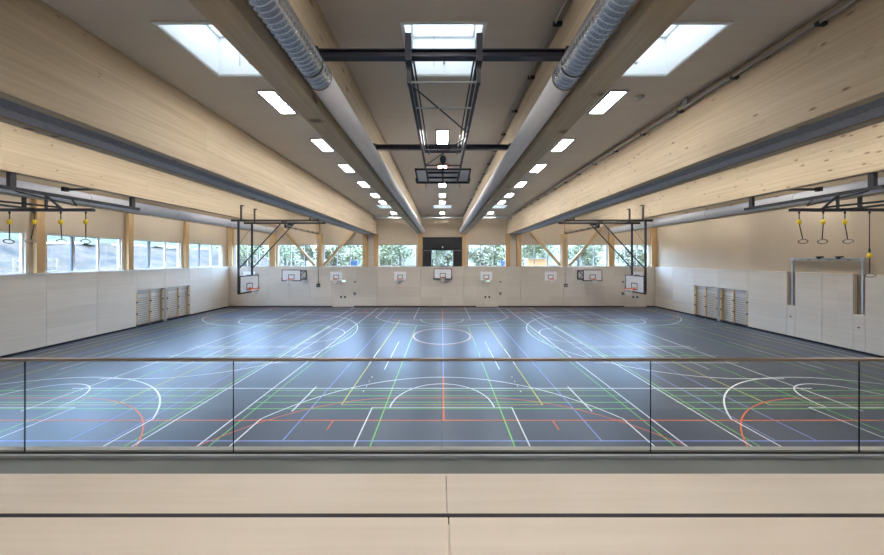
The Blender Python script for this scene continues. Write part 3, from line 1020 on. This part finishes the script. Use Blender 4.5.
# baskets hung from the beams at the two ends of the main court
def hung_frame():
    xb = -12.72        # back of the posts, left side
    y0, y1 = 17.5, 19.3
    zb0, zb1 = 2.73, 3.83
    t_ = thing('hanging_basket', '', 'basketball hoop', (xb, 18.4, 2.73), 'hanging basketball frames')
    # horizontal bars between the beams
    for (yy, xa, xe) in ((y0, -13.15, -7.7), (18.75, -13.25, -7.8)):
        MB().box(xa, xe, yy - 0.05, yy + 0.05, 7.24, 7.36).build('ceiling_bar', M['black'], t_)
        for x in (-12.55, -8.24):
            MB().box(x - 0.03 + (0.005 if x < -12 else 0), x + 0.03, yy - 0.05, yy + 0.05, 7.36, 8.25).build('hanger', M['black'], t_)
        for x in (-12.56,):
            MB().box(x - 0.1, x + 0.16, yy - 0.05, yy + 0.05, 8.2, 8.26).build('hanger_plate', M['black'], t_)
    for yy in (17.5, 18.75):
        MB().bar((xb, yy, 7.24), (xb, yy, 2.72 if yy < 18 else 3.84), 0.09, 0.09).build('post', M['black'], t_)
    MB().tube([(-9.95, 17.5, 7.26), (xb, 17.5, 4.25)], 0.038, 8).build('strut', M['black'], t_)
    MB().tube([(-9.93, 18.75, 7.26), (xb, 18.75, 4.25)], 0.038, 8).build('strut', M['black'], t_)
    MB().tube([(xb, 17.5, 4.45), (xb, 18.75, 4.45)], 0.025, 8).build('cross_tube', M['black'], t_)
    for a_, e_ in ((7.1, 5.75), (5.75, 4.45)):
        p_, q_ = ((18.75, 17.5) if a_ > 7 else (17.5, 18.75))
        MB().tube([(xb, p_, a_), (xb, q_, e_)], 0.012, 6).build('brace_rod', M['black'], t_)
    # lower arm to the far half of the board
    MB().bar((xb, 17.5, zb0 - 0.02), (xb, y1, zb0 - 0.02), 0.08, 0.06).build('lower_bar', M['black'], t_)
    f = MB()
    f.box(xb + 0.05, xb + 0.08, y0, y1, zb0, zb1)
    f.build('backboard', M['board_white'], t_)
    f = MB()
    k = 0.05
    x0, x1 = xb + 0.045, xb + 0.092
    f.box(x0, x1, y0, y1, zb0, zb0 + k).box(x0, x1, y0, y1, zb1 - k, zb1).box(x0, x1, y0, y0 + k, zb0, zb1).box(x0, x1, y1 - k, y1, zb0, zb1)
    f.box(x0 - 0.01, x1 + 0.012, y1 - 0.03, y1 + 0.03, zb0 - 0.03, zb0 + 0.3)
    f.build('border', M['black'], t_)
    f = MB()
    x0, x1 = xb + 0.081, xb + 0.088
    yc, zs, sw, sh, k = 18.4, 2.88, 0.59, 0.45, 0.05
    f.box(x0, x1, yc - sw / 2, yc + sw / 2, zs, zs + k).box(x0, x1, yc - sw / 2, yc + sw / 2, zs + sh - k, zs + sh)
    f.box(x0, x1, yc - sw / 2, yc - sw / 2 + k, zs, zs + sh).box(x0, x1, yc + sw / 2 - k, yc + sw / 2, zs, zs + sh)
    f.build('target_square', M['black'], t_)
    f = MB()
    zr = 2.95
    xc = xb + 0.08 + 0.375
    f.ring((xc, yc, zr), 0.225, 0.018, 'z', 24)
    f.box(xb + 0.089, xc - 0.2, yc - 0.1, yc + 0.1, zr - 0.04, zr + 0.02)
    f.box(xb + 0.089, xb + 0.11, yc - 0.13, yc + 0.13, zr - 0.1, zr + 0.08)
    f.build('rim', M['orange'], t_)
    f = MB()
    K = 10
    for k in range(K):
        for sgn in (-1, 1):
            pts = []
            for q in range(5):
                u = q / 4.0
                rr = 0.215 * (1 - u) + 0.12 * u
                aa = (k + sgn * u * 2) * 2 * PI / K
                pts.append((xc + rr * math.cos(aa), yc + rr * math.sin(aa), zr - 0.012 - 0.42 * u))
            f.tube(pts, 0.0065, 5)
    f.build('net', M['net'], t_)
    # hoist above the struts
    f = MB().box(-9.9, -9.65, 17.95, 18.2, 7.06, 7.22).tube([(-9.75, 17.9, 7.12), (-9.75, 18.3, 7.12)], 0.07, 14)
    f.box(-9.9, -9.86, 17.5, 18.75, 7.2, 7.26)
    f.build('hoist', M['anthracite'], t_)
    return t_


hl = hung_frame()
hl['label'] = 'basketball hoop on a black steel frame hanging from the beams on the left'
hr = mirror_tree(hl)
hr['label'] = 'basketball hoop on a black steel frame hanging from the beams on the right'

# folded basket under the middle skylight
t_ = thing('folded_basket', 'basketball hoop frame folded up under the ceiling, in the middle bay', 'basketball hoop', (0.03, 4.7, 7.9))
cx = 0.03
for (yy, z0, z1) in ((4.66, 8.23, 8.36), (8.56, 8.24, 8.38)):
    b = MB()
    k = 0.02
    b.box(-2.095, 2.095, yy - 0.06, yy + 0.06, z0, z0 + k).box(-2.095, 2.095, yy - 0.06, yy + 0.06, z1 - k, z1).box(-2.095, 2.095, yy - 0.015, yy + 0.015, z0 + k, z1 - k)
    for s in (-1, 1):
        b.box(s * 2.06 - 0.03, s * 2.06 + 0.03, yy - 0.09, yy + 0.09, z0 - 0.02, z1 + 0.02)
    b.build('ceiling_bar', M['anthracite'], t_)
for s in (-1, 1):
    x = cx + s * 0.58
    MB().box(x - 0.05, x + 0.05, 4.54, 4.76, 8.12, 8.57).build('bracket', M['anthracite'], t_)
    MB().box(x - 0.03, x + 0.03, 4.64, 4.72, 7.82, 8.12).build('link', M['black'], t_)
    MB().bar((x, 4.7, 8.3), (x - s * 0.02, 8.5, 8.2), 0.06, 0.06).build('upper_rail', M['anthracite'], t_)
    MB().bar((x, 4.7, 7.88), (cx + s * 0.5, 9.9, 7.58), 0.055, 0.055).build('arm', M['anthracite'], t_)
    MB().bar((x - s * 0.07, 4.75, 8.25), (cx + s * 0.43, 8.55, 8.1), 0.03, 0.03).build('inner_rail', M['anthracite'], t_)


def armz(y):
    return 7.88 - 0.0577 * (y - 4.7)


def armx(y):
    return 0.58 - 0.08 * (y - 4.7) / 5.2


for y in (4.72, 5.45, 8.3):
    MB().tube([(cx - armx(y), y, armz(y)), (cx + armx(y), y, armz(y))], 0.018, 8).build('rung', M['tray' if y < 8 else 'anthracite'], t_)
for a_, e_, s in ((4.75, 6.4, -1), (6.6, 8.3, 1)):
    MB().tube([(cx + s * armx(a_), a_, armz(a_)), (cx - s * armx(e_), e_, armz(e_))], 0.014, 8).build('brace_rod', M['black'], t_)
MB().tube([(cx - 0.55, 8.45, 8.13), (cx + 0.55, 8.45, 8.13)], 0.03, 8).build('rung', M['anthracite'], t_)
# board folded back, its face turned down
pn, pf = Vector((cx, 9.0, 7.78)), Vector((cx, 9.92, 7.64))
d_ = (pf - pn).normalized()
MB().bar(pn, pf, 1.8, 0.03).build('backboard', M['board_white'], t_)
nrm = Vector((0, d_.z, -d_.y))
f = MB()
for s in (-1, 1):
    f.bar(pn + Vector((s * 0.88, 0, 0)) + nrm * 0.01, pf + Vector((s * 0.88, 0, 0)) + nrm * 0.01, 0.05, 0.05)
f.bar(pn + Vector((-0.9, 0, 0)), pn + Vector((0.9, 0, 0)), 0.05, 0.05)
f.bar(pf + Vector((-0.93, 0, -0.02)), pf + Vector((0.93, 0, -0.02)), 0.1, 0.09)
f.bar(pf + Vector((-0.9, 0, -0.02)) - d_ * 0.25, pf + Vector((-0.9, 0, -0.02)), 0.09, 0.09)
f.bar(pf + Vector((0.9, 0, -0.02)) - d_ * 0.25, pf + Vector((0.9, 0, -0.02)), 0.09, 0.09)
f.build('border', M['black'], t_)
f = MB()
for u in (0.15, 0.55):
    c_ = pn.lerp(pf, u) + nrm * 0.05
    f.bar(c_ + Vector((-0.5, 0, 0)), c_ + Vector((0.5, 0, 0)), 0.05, 0.05)
f.bar(pn + nrm * 0.05, pf + nrm * 0.05, 0.05, 0.05)
f.build('back_frame', M['anthracite'], t_)
f = MB()
f.ring((cx, 9.05, 7.92), 0.225, 0.014, 'z', 24)
f.bar((cx, 9.28, 7.92), (cx, 9.4, 7.75), 0.1, 0.04)
f.build('rim', M['orange'], t_)
for s in (-1, 1):
    MB().tube([(cx + s * 0.6, 9.95, 7.62), (cx + s * 0.6, 9.97, 7.42)], 0.018, 8).build('peg', M['slab'], t_)
f = MB()
pr = [(0.02, 0.0), (0.07, -0.04), (0.1, -0.1), (0.09, -0.17), (0.04, -0.26), (0.02, -0.32)]
f.tube([(cx, 8.3, 7.98 + z) for r0, z in pr], 0.1, 16, rs=[r0 for r0, z in pr])
f.tube([(cx, 8.3, 7.96), (cx, 8.3, 8.1)], 0.012, 6)
f.bar((cx - 0.54, 8.3, 8.1), (cx + 0.54, 8.3, 8.1), 0.03, 0.03)
f.build('hoist', M['anthracite'], t_)

# ------------------------------------------------------------------ rings on their frames
def ring_frame():
    t_ = thing('ring_frame', '', 'gym frame', (-12.7, 9.0, 6.475), 'steel frames for the rings')
    MB().box(-12.77, -12.67, 8.06, 11.75, 6.94, 7.04).build('long_bar', M['black'], t_)
    for y in (8.27, 11.5):
        MB().box(-12.78, -12.66, y - 0.06, y + 0.06, 7.04, ZB - 0.003).build('hanger', M['black'], t_)
    MB().box(-17.0, -11.2, 8.95, 9.05, 6.43, 6.52).build('ring_bar', M['anthracite'], t_)
    for x in (-12.72, -12.2):
        MB().bar((-12.72, 9.0, 6.94), (x, 9.0, 6.5), 0.05, 0.05).build('link', M['black'], t_)
    MB().box(-17.05, -16.95, 8.06, 11.75, 6.94, 7.02).build('long_bar', M['black'], t_)
    MB().box(-17.04, -16.96, 8.96, 9.04, 6.52, 6.94).build('link', M['black'], t_)
    for y in (8.27, 11.5):
        MB().box(-17.2, -17.13, y - 0.05, y + 0.05, 6.9, ZB - 0.003).box(-17.2, -17.0, y - 0.05, y + 0.05, 6.9, 6.94).build('hanger', M['black'], t_)
    MB().bar((-12.3, 9.0, 6.56), (-15.2, 8.15, 6.82), 0.06, 0.06).build('brace', M['black'], t_)
    MB().bar((-12.5, 8.34, 6.87), (-12.45, 9.55, 6.72), 0.045, 0.045).bar((-12.7, 8.34, 6.94), (-12.5, 8.34, 6.87), 0.045, 0.045).bar((-12.45, 9.55, 6.72), (-12.7, 9.6, 6.95), 0.03, 0.03).build('damper', M['black'], t_)
    MB().bar((-12.882, 10.6, 7.53), (-14.25, 10.6, 7.53), 0.07, 0.07).box(-14.33, -14.2, 10.53, 10.67, 7.46, 7.62).build('side_arm', M['black'], t_)
    return t_


rl = ring_frame()
rl['label'] = 'black steel bars under the left timber beam carrying four rings'
rr = mirror_tree(rl)
rr['label'] = 'black steel bars under the right timber beam carrying four rings'


def make_ring(drop=0.0, swing=0.0):
    """Origin at the underside of the bar."""
    t_ = thing('gym_ring', '', 'gym ring', (0, 0, 0), 'gym rings on straps')
    f = MB().tube([(0, 0, -0.002), (0, 0, -0.3 - drop)], 0.011, 8).box(-0.022, 0.022, -0.02, 0.02, -0.07, -0.012)
    if drop:
        f.box(-0.02, 0.02, -0.02, 0.02, -0.22 - drop, -0.12 - drop)
    f.build('rope', M['black'], t_)
    z = -0.3 - drop
    f = MB().tube([(0, 0, z + 0.04), (0, 0, z), (0, 0, z - 0.08), (0, 0, z - 0.12)], 0.05, 14, rs=[0.025, 0.05, 0.05, 0.022])
    f.build('buckle', M['yellow'], t_)
    f = MB().bar((0, 0, z - 0.1), (swing, 0, z - 0.60), 0.02, 0.045)
    f.build('strap', M['black'], t_)
    f = MB().ring((swing, -0.08, z - 0.67), 0.095, 0.013, 'y', 28, tilt=0.85)
    f.build('ring', M['ring_wood'], t_)
    return t_


RL = [(-13.9, 0.0, 'ring hanging at the left edge of the photo, outermost on the left frame'), (-13.1, -0.06, 'ring on the left frame, hanging in front of the timber wall post'),
      (-12.25, 0.02, 'ring on the left frame, second from the inner end of its bar'), (-11.45, 0.0, 'ring on the left frame, hanging nearest to the middle of the hall')]
RR = [(11.48, 0.07, 0, 'ring on the right frame, hanging nearest to the middle of the hall'), (12.25, -0.02, 0, 'ring on the right frame, second from the inner end of its bar'),
      (12.95, 0.05, 0, 'ring on the right frame, third from the inner end of its bar'), (13.74, 0.0, 1.08, 'ring on the right frame let down on the longest rope, lowest of all')]
for x, sw, lab in RL:
    o = make_ring(0, sw)
    o.location = (x, 9.0, 6.43)
    o.rotation_euler = (0, 0, 0.85)
    o['label'] = lab
for x, sw, dr, lab in RR:
    o = make_ring(dr, sw)
    o.location = (x, 9.0, 6.43)
    o.rotation_euler = (0, 0, -0.85)
    o['label'] = lab

# ------------------------------------------------------------------ wall bars
def make_bars(side):
    """One double bay; local origin at the floor, near end; climbs along +Y, in front of the wall at side."""
    t_ = thing('wall_bars', '', 'wall bars', (0, 0, 0), 'wooden wall bars')
    L, H = 1.98, 2.55
    for y in (0.05, L / 2, L - 0.05):
        b = MB().box(0.0, 0.11, y - 0.045, y + 0.045, 0.02, H)
        b.build('upright', M['ladder'], t_)
        for z in (0.08, 0.92, 1.75):
            MB().box(0.085, 0.125, y - 0.05, y + 0.05, z, z + 0.1).build('fixing', M['dark_plastic'], t_)
    for y0, y1 in ((0.09, L / 2 - 0.04), (L / 2 + 0.04, L - 0.09)):
        for k in range(14):
            z = 0.2 + k * 0.155
            x = 0.06
            if k == 13:
                z, x = 2.4, 0.09
            MB().tube([(x, y0, z), (x, y1, z)], 0.018, 8).build('rung', M['rung'], t_)
    return t_


bl = make_bars(-1)
LABS = {(-1, 0): 'wooden wall bars on the left wall, unit nearer the gallery', (-1, 1): 'wooden wall bars on the left wall, unit nearer the far corner',
        (1, 0): 'wooden wall bars on the right wall, unit nearer the gallery', (1, 1): 'wooden wall bars on the right wall, unit nearer the far corner'}
brr = mirror_tree(bl)
for s in (-1, 1):
    for i, y in enumerate((19.92, 22.14)):
        src = bl if s < 0 else brr
        o = src if i == 0 else copy_tree(src)
        o.location = (s * (XU - 0.14), y, 0)
        o['label'] = LABS[(s, i)]
    x0, x1 = (-XU + 0.001, -XU + 0.03) if s < 0 else (XU - 0.03, XU - 0.001)
    w = wall_left if s < 0 else wall_right
    struct(MB().box(x0, x1, 19.9, 24.15, 0.12, 2.62).build('recess_back', M['white'], w))
    struct(MB().box(min(s * XU, s * XW), max(s * XU, s * XW), 21.93, 22.11, 0.0, 2.625).build('recess_divider', M['grey_plastic'], w))

# ------------------------------------------------------------------ horizontal bar frame on the right wall
t_ = thing('lifting_bar_frame', 'silver aluminium frame rising from two slots in the right wall panels', 'gym frame', (XW, 16.0, 4.1))
for i, y in enumerate((14.52, 17.42)):
    MB().box(XW + 0.05, XW + 0.13, y - 0.035, y + 0.035, 2.05 if i else 2.0, 4.82).build('upright', M['alu'], t_)
MB().box(XW + 0.03, XW + 0.15, 14.42, 17.52, 4.82, 4.98).build('crossbar', M['alu'], t_)
MB().box(XW + 0.0, XW + 0.03, 14.6, 17.3, 4.86, 4.93).build('rail', M['tray'], t_)
for y in (15.35, 16.15):
    MB().box(XW - 0.02, XW + 0.12, y - 0.12, y + 0.12, 4.98, 5.05).tube([(XW - 0.05, y, 4.97), (XW + 0.1, y, 4.97)], 0.07, 14).build('pulley', M['dark_plastic'], t_)
for y in (14.95, 15.75, 16.6):
    MB().box(XW - 0.02, XW + 0.03, y - 0.06, y + 0.06, 4.8, 4.9).build('catch', M['grey_plastic'], t_)
for y, lab in ((14.6, 'small round lock on the right wall panel under the nearer slot'), (17.45, 'small round lock on the right wall panel under the farther slot')):
    o = MB().tube([(XW - 0.03, y, 1.32), (XW + 0.002, y, 1.32)], 0.035, 12).build('panel_lock', M['dark_plastic'], loc=(XW, y, 1.32))
    tag(o, lab, 'lock', 'panel locks')

# ------------------------------------------------------------------ small fittings on the far wall
for x, lab in ((-10.02, 'lit green and white exit sign below the small hoop on the left'), (4.7, 'lit green exit sign below the small hoop right of the middle')):
    t_ = thing('exit_sign', lab, 'sign', (x, YF, 2.56), 'exit signs')
    MB().box(x - 0.2, x + 0.2, YF - 0.06, YF - 0.001, 2.55, 2.77).build('body', M['grey_plastic'], t_)
    MB().box(x - 0.185, x + 0.185, YF - 0.068, YF - 0.061, 2.565, 2.755).build('face', M['exit'], t_)
    f = MB()
    yy0, yy1 = YF - 0.074, YF - 0.069
    f.box(x + 0.03, x + 0.15, yy0, yy1, 2.58, 2.74)                       # doorway
    f.bar((x - 0.14, YF - 0.072, 2.66), (x - 0.04, YF - 0.072, 2.66), 0.004, 0.03)
    f.bar((x - 0.04, YF - 0.072, 2.66), (x - 0.08, YF - 0.072, 2.71), 0.004, 0.025)
    f.bar((x - 0.04, YF - 0.072, 2.66), (x - 0.08, YF - 0.072, 2.61), 0.004, 0.025)
    f.build('symbol', M['exit_white'], t_)
for x, lab in ((-8.9, 'left of the middle'), (5.95, 'right of the middle'), (18.45, 'by the right hanging frame')):
    t_ = thing('socket_box', 'dark socket box low on the far wall, ' + lab, 'socket', (x, YF, 1.4), 'socket boxes on the far wall')
    MB().box(x - 0.11, x + 0.11, YF - 0.06, YF - 0.001, 1.25, 1.5).build('body', M['dark_plastic'], t_)
    MB().box(x - 0.06, x + 0.06, YF - 0.068, YF - 0.06, 1.3, 1.42).build('cover', M['grey_plastic'], t_)
    t_ = thing('wall_bell', 'small grey bell on the far wall above the socket box ' + lab, 'bell', (x, YF, 2.55), 'bells on the far wall')
    MB().tube([(x, YF - 0.001, 2.58), (x, YF - 0.05, 2.58), (x, YF - 0.07, 2.58)], 0.08, 16, rs=[0.08, 0.075, 0.03]).build('dome', M['dark_plastic'], t_)
    MB().box(x - 0.04, x + 0.18, YF - 0.03, YF - 0.001, 2.46, 2.5).build('bracket', M['grey_plastic'], t_)
for s in (-1, 1):
    x = s * 12.62
    t_ = thing('control_box', 'dark control box below the brace post on the %s of the far wall' % YX[s], 'switch box', (x, YF, 2.1), 'control boxes')
    MB().box(x - 0.17, x + 0.17, YF - 0.1, YF - 0.001, 2.05, 2.38).build('body', M['dark_plastic'], t_)
    MB().box(x - 0.12, x - 0.02, YF - 0.11, YF - 0.1, 2.12, 2.3).box(x + 0.03, x + 0.12, YF - 0.11, YF - 0.1, 2.12, 2.3).build('buttons', M['grey_plastic'], t_)
    MB().box(x - 0.03, x + 0.03, YF - 0.05, YF - 0.012, 2.38, 6.55).build('cable_duct', M['grey_plastic'], t_)
    MB().box(x - 0.07, x + 0.07, YF - 0.08, YF + 0.028, 6.55, 7.0).build('junction_box', M['grey_plastic'], t_)
    # cable run with clips along the beam edge
    t_ = thing('cable_run', 'black cable with clips along the lower edge of the timber beam on the %s' % YX[s], 'cable', (s * 12.55, 25, ZB), 'clipped cables')
    MB().tube([(s * 12.555, 22.5, ZB + 0.06), (s * 12.555, 28.5, ZB + 0.06)], 0.02, 8).build('cable', M['black'], t_)
    for k in range(6):
        y = 23.0 + k * 1.05
        MB().box(s * 12.55 - 0.025, s * 12.55 + 0.025, y - 0.05, y + 0.05, ZB - 0.0, ZB + 0.13).build('clip', M['black'], t_)
    MB().box(s * 12.5 - 0.075, s * 12.5 + 0.075, 22.3, 22.7, ZB - 0.06, ZB + 0.22).build('drive_unit', M['anthracite'], t_)

# ------------------------------------------------------------------ gallery: deck, seating tiers, glass railing
struct(MB().box(-XU, XU, YB, YN, 2.5, 2.86).build('floor_gallery', M['deck']))
struct(MB().box(-XU, XU, YN, YN + 0.06, 2.45, 2.885).build('trim_5', M['slab']))
struct(MB().box(-XU, XU, YN - 0.25, YN, -0.2, 2.5).build('wall_gallery', M['panel_x']))
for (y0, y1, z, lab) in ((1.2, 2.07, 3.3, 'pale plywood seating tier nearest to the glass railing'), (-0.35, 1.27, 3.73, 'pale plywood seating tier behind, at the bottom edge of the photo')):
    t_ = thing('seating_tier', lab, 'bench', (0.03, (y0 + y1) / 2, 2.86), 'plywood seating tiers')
    for a, e in ((-9.0, -4.47), (-4.466, 0.028), (0.032, 4.52), (4.524, 9.0)):
        MB().box(a, e, y0, y1, z - 0.04, z).build('seat_board', M['tier'], t_, bevel=0.004)
    base = 2.861 if z < 3.5 else 2.861
    MB().box(-9.0, 9.0, y0 + 0.12 if z < 3.5 else y0, y1 - 0.08, base, z - 0.041 if z > 3.5 else z - 0.041).build('plinth', M['tier'], t_)
    MB().box(-9.0, 9.0, y1 + 0.001, y1 + 0.022, z - 0.035, z - 0.004).build('edge_strip', M['black_rubber' if z > 3.5 else 'tier'], t_)  # on the upper tier, black stands in for the shadow gap below the edge

t_ = thing('glass_railing', 'frameless glass railing with a slim metal handrail along the gallery edge', 'railing', (0.0, 2.9, 2.86))
g0 = -4.32 - 2.16
for k in range(6):
    a = g0 + 2.16 * k
    pane = MB().box(a + 0.002, a + 2.158, 2.896, 2.904, 2.90, 3.845).build('glass_pane', M['rail_glass'], t_)
    for xx in (a + 0.002, a + 2.158):
        MB().box(xx - 0.0005, xx + 0.0005, 2.8957, 2.9043, 2.9, 3.845).build('pane_edge', M['glass_edge'], pane)
MB().box(-9, 9, 2.88, 2.92, 3.845, 3.873).build('handrail', M['steel'], t_, bevel=0.006)
MB().box(-9, 9, 2.885, 2.893, 2.861, 2.893).box(-9, 9, 2.907, 2.915, 2.861, 2.893).build('gasket', M['black_rubber'], t_)
MB().box(-9, 9, 2.862, 2.884, 2.861, 2.89).build('base_channel', M['tray'], t_)

# ------------------------------------------------------------------ outside: ground, bank, trees
struct(MB().box(-60, 60, 29.3, 80, 3.0, 3.7).build('ground_far', M['grass'], recalc=True))
bm = MB()
NX, NY = 24, 40
prof = [(-22.45, 3.7), (-24, 3.75), (-26, 3.9), (-28, 4.5), (-30, 5.3), (-32, 6.3)]
grid = []
for i in range(len(prof)):
    row = []
    for j in range(NY + 1):
        y = -6 + j * 1.3
        x, z = prof[i]
        row.append(bm.bm.verts.new((x + (random.uniform(-0.4, 0.4) if i else 0), y, z + (random.uniform(-0.18, 0.18) if i > 1 else 0))))
    grid.append(row)
for i in range(len(prof) - 1):
    for j in range(NY):
        f = bm.bm.faces.new((grid[i][j], grid[i][j + 1], grid[i + 1][j + 1], grid[i + 1][j]))
        f.smooth = True
tag(bm.build('gravel_bank', M['gravel']), 'pale gravel bank outside the left windows', 'bank', kind='structure')


g_ = MB()
for (verts, ax) in (([(-31.9, 6.25), (-35, 7.1), (-39, 7.5), (-60, 8.2)], 'x'), ([(50.0, 3.6), (52.5, 6.6), (56, 8.1), (80, 8.6)], 'y')):
    prev = None
    N_ = 60
    for a, z in verts:
        row = []
        for j in range(N_ + 1):
            u = -8 + j * 0.9 if ax == 'x' else -60 + j * 2.0
            zz = z + random.uniform(-0.25, 0.25)
            aa = a + random.uniform(-0.3, 0.3)
            row.append(g_.bm.verts.new((aa, u, zz) if ax == 'x' else (u, aa, zz)))
        if prev:
            for j in range(N_):
                g_.bm.faces.new((prev[j], prev[j + 1], row[j + 1], row[j]))
        prev = row
    if ax == 'x':
        tag(g_.build('grass_bank', M['grass']), 'overgrown green bank above the gravel outside the left windows', 'bank', kind='structure')
        g_ = MB()
    else:
        tag(g_.build('grass_bank', M['leaf_c']), 'overgrown pale green bank far behind the trees outside the far windows', 'bank', kind='structure')


def tree(kind, seed, h, w, trunk_h):
    rnd = random.Random(seed)
    t_ = thing('tree', '', 'tree', (0, 0, 0))
    MB().tube([(0, 0, -0.3), (0.05, 0, h * 0.3), (0, 0.08, h * 0.62)], 0.14, 8, rs=[0.17, 0.12, 0.06]).build('trunk', M['bark'], t_)
    f = MB()
    blobs = [(rnd.uniform(-w, w) * 0.6, rnd.uniform(-w, w) * 0.5, trunk_h + rnd.random() * (h - trunk_h), rnd.uniform(0.35, 0.6) * w) for _ in range(16)]
    for bx, by, bz, br in blobs:
        for k in range(130):
            v = Vector((rnd.gauss(0, 1), rnd.gauss(0, 1), rnd.gauss(0, 1))).normalized() * br * (rnd.random() ** 0.4)
            c = Vector((bx, by, bz)) + v
            s_ = rnd.uniform(0.12, 0.24)
            a_ = Vector((rnd.gauss(0, 1), rnd.gauss(0, 1), rnd.gauss(0, 1))).normalized()
            b_ = a_.orthogonal().normalized()
            f.quad(c - a_ * s_, c - b_ * s_ * 0.5, c + a_ * s_, c + b_ * s_ * 0.5)
    f.build('foliage', M[kind], t_, recalc=False)
    return t_


protos = [tree('leaf_a', 1, 5.5, 2.4, 0.2), tree('leaf_b', 2, 6.5, 2.6, 0.8), tree('leaf_c', 3, 4.5, 2.2, 0.0)]
names = ['pale green', 'mid green', 'silvery green']
spots = []
k = 0
for x in (-27, -20.7, -14.2, -7.7, -1.3, 5.1, 11.5, 18.0, 24.6):
    spots.append((x, 37.0, 3.7, k % 3))
    k += 1
for x in (-31, -23, -15, -7, 1, 9, 17, 25, 33):
    spots.append((x, 47.0, 3.7, (k + 1) % 3))
    k += 1
for y in (6, 13, 20, 27, 34):
    spots.append((-40, y, 7.0, k % 3))
    k += 1
used = set()
for i, (x, y, z, q) in enumerate(spots):
    o = protos[q] if q not in used else copy_tree(protos[q])
    used.add(q)
    o.location = (x, y, z)
    o.rotation_euler = (0, 0, (i * 1.7) % 6.28)
    s_ = (1.25 if 39 < y else 0.92) + 0.08 * ((i * 37) % 10) / 10
    o.scale = (s_, s_, s_ * (0.62 if x > -36 else 0.8))
    o['group'] = 'trees outside the windows'
    if x < -36:
        o['label'] = '%s tree on the bank outside the left windows, %s from the gallery end' % (names[q], ORD[i - 18])
    elif y < 39:
        o['label'] = '%s tree close outside the far windows, %s from the left' % (names[q], ORD[i])
    else:
        o['label'] = '%s tree in the back row beyond the far windows, %s from the left' % (names[q], ORD[i - 9])

# building-site fence on the left
t_ = thing('site_fence', 'pale slatted site fence outside the left windows', 'fence', (-25.2, 15, 3.8))
for k in range(16):
    MB().box(-25.23, -25.17, 9.0 + k * 0.62, 9.12 + k * 0.62, 3.75, 4.95).build('post', M['fence_paint'], t_)
MB().box(-25.26, -25.23, 8.9, 18.5, 4.75, 4.87).build('rail', M['fence_paint'], t_)
MB().box(-25.26, -25.23, 8.9, 18.5, 4.3, 4.42).build('rail', M['fence_paint'], t_)

t_ = thing('garden_shed', 'small orange shed outside the far windows on the right', 'shed', (11.05, 33.0, 3.7))
MB().box(9.9, 12.2, 32.2, 33.6, 3.7, 4.9).build('body', M['shed'], t_)
f = MB()
f.bar((9.8, 32.9, 4.96), (12.3, 32.9, 4.96), 1.7, 0.1)
f.build('roof', M['slab'], t_)
for x, lab in ((-8.9, 'dark blue bin outside the far window left of the middle'), (6.3, 'dark blue bin outside the far window right of the middle')):
    xx = x * 31 / 28.6
    t_ = thing('waste_bin', lab, 'bin', (xx, 31, 3.7), 'blue bins outside')
    MB().box(xx - 0.35, xx + 0.35, 30.7, 31.3, 3.72, 4.62).build('body', M['blue_box'], t_, bevel=0.03)
    MB().box(xx - 0.38, xx + 0.38, 30.66, 31.34, 4.62, 4.72).build('lid', M['blue_box'], t_, bevel=0.02)
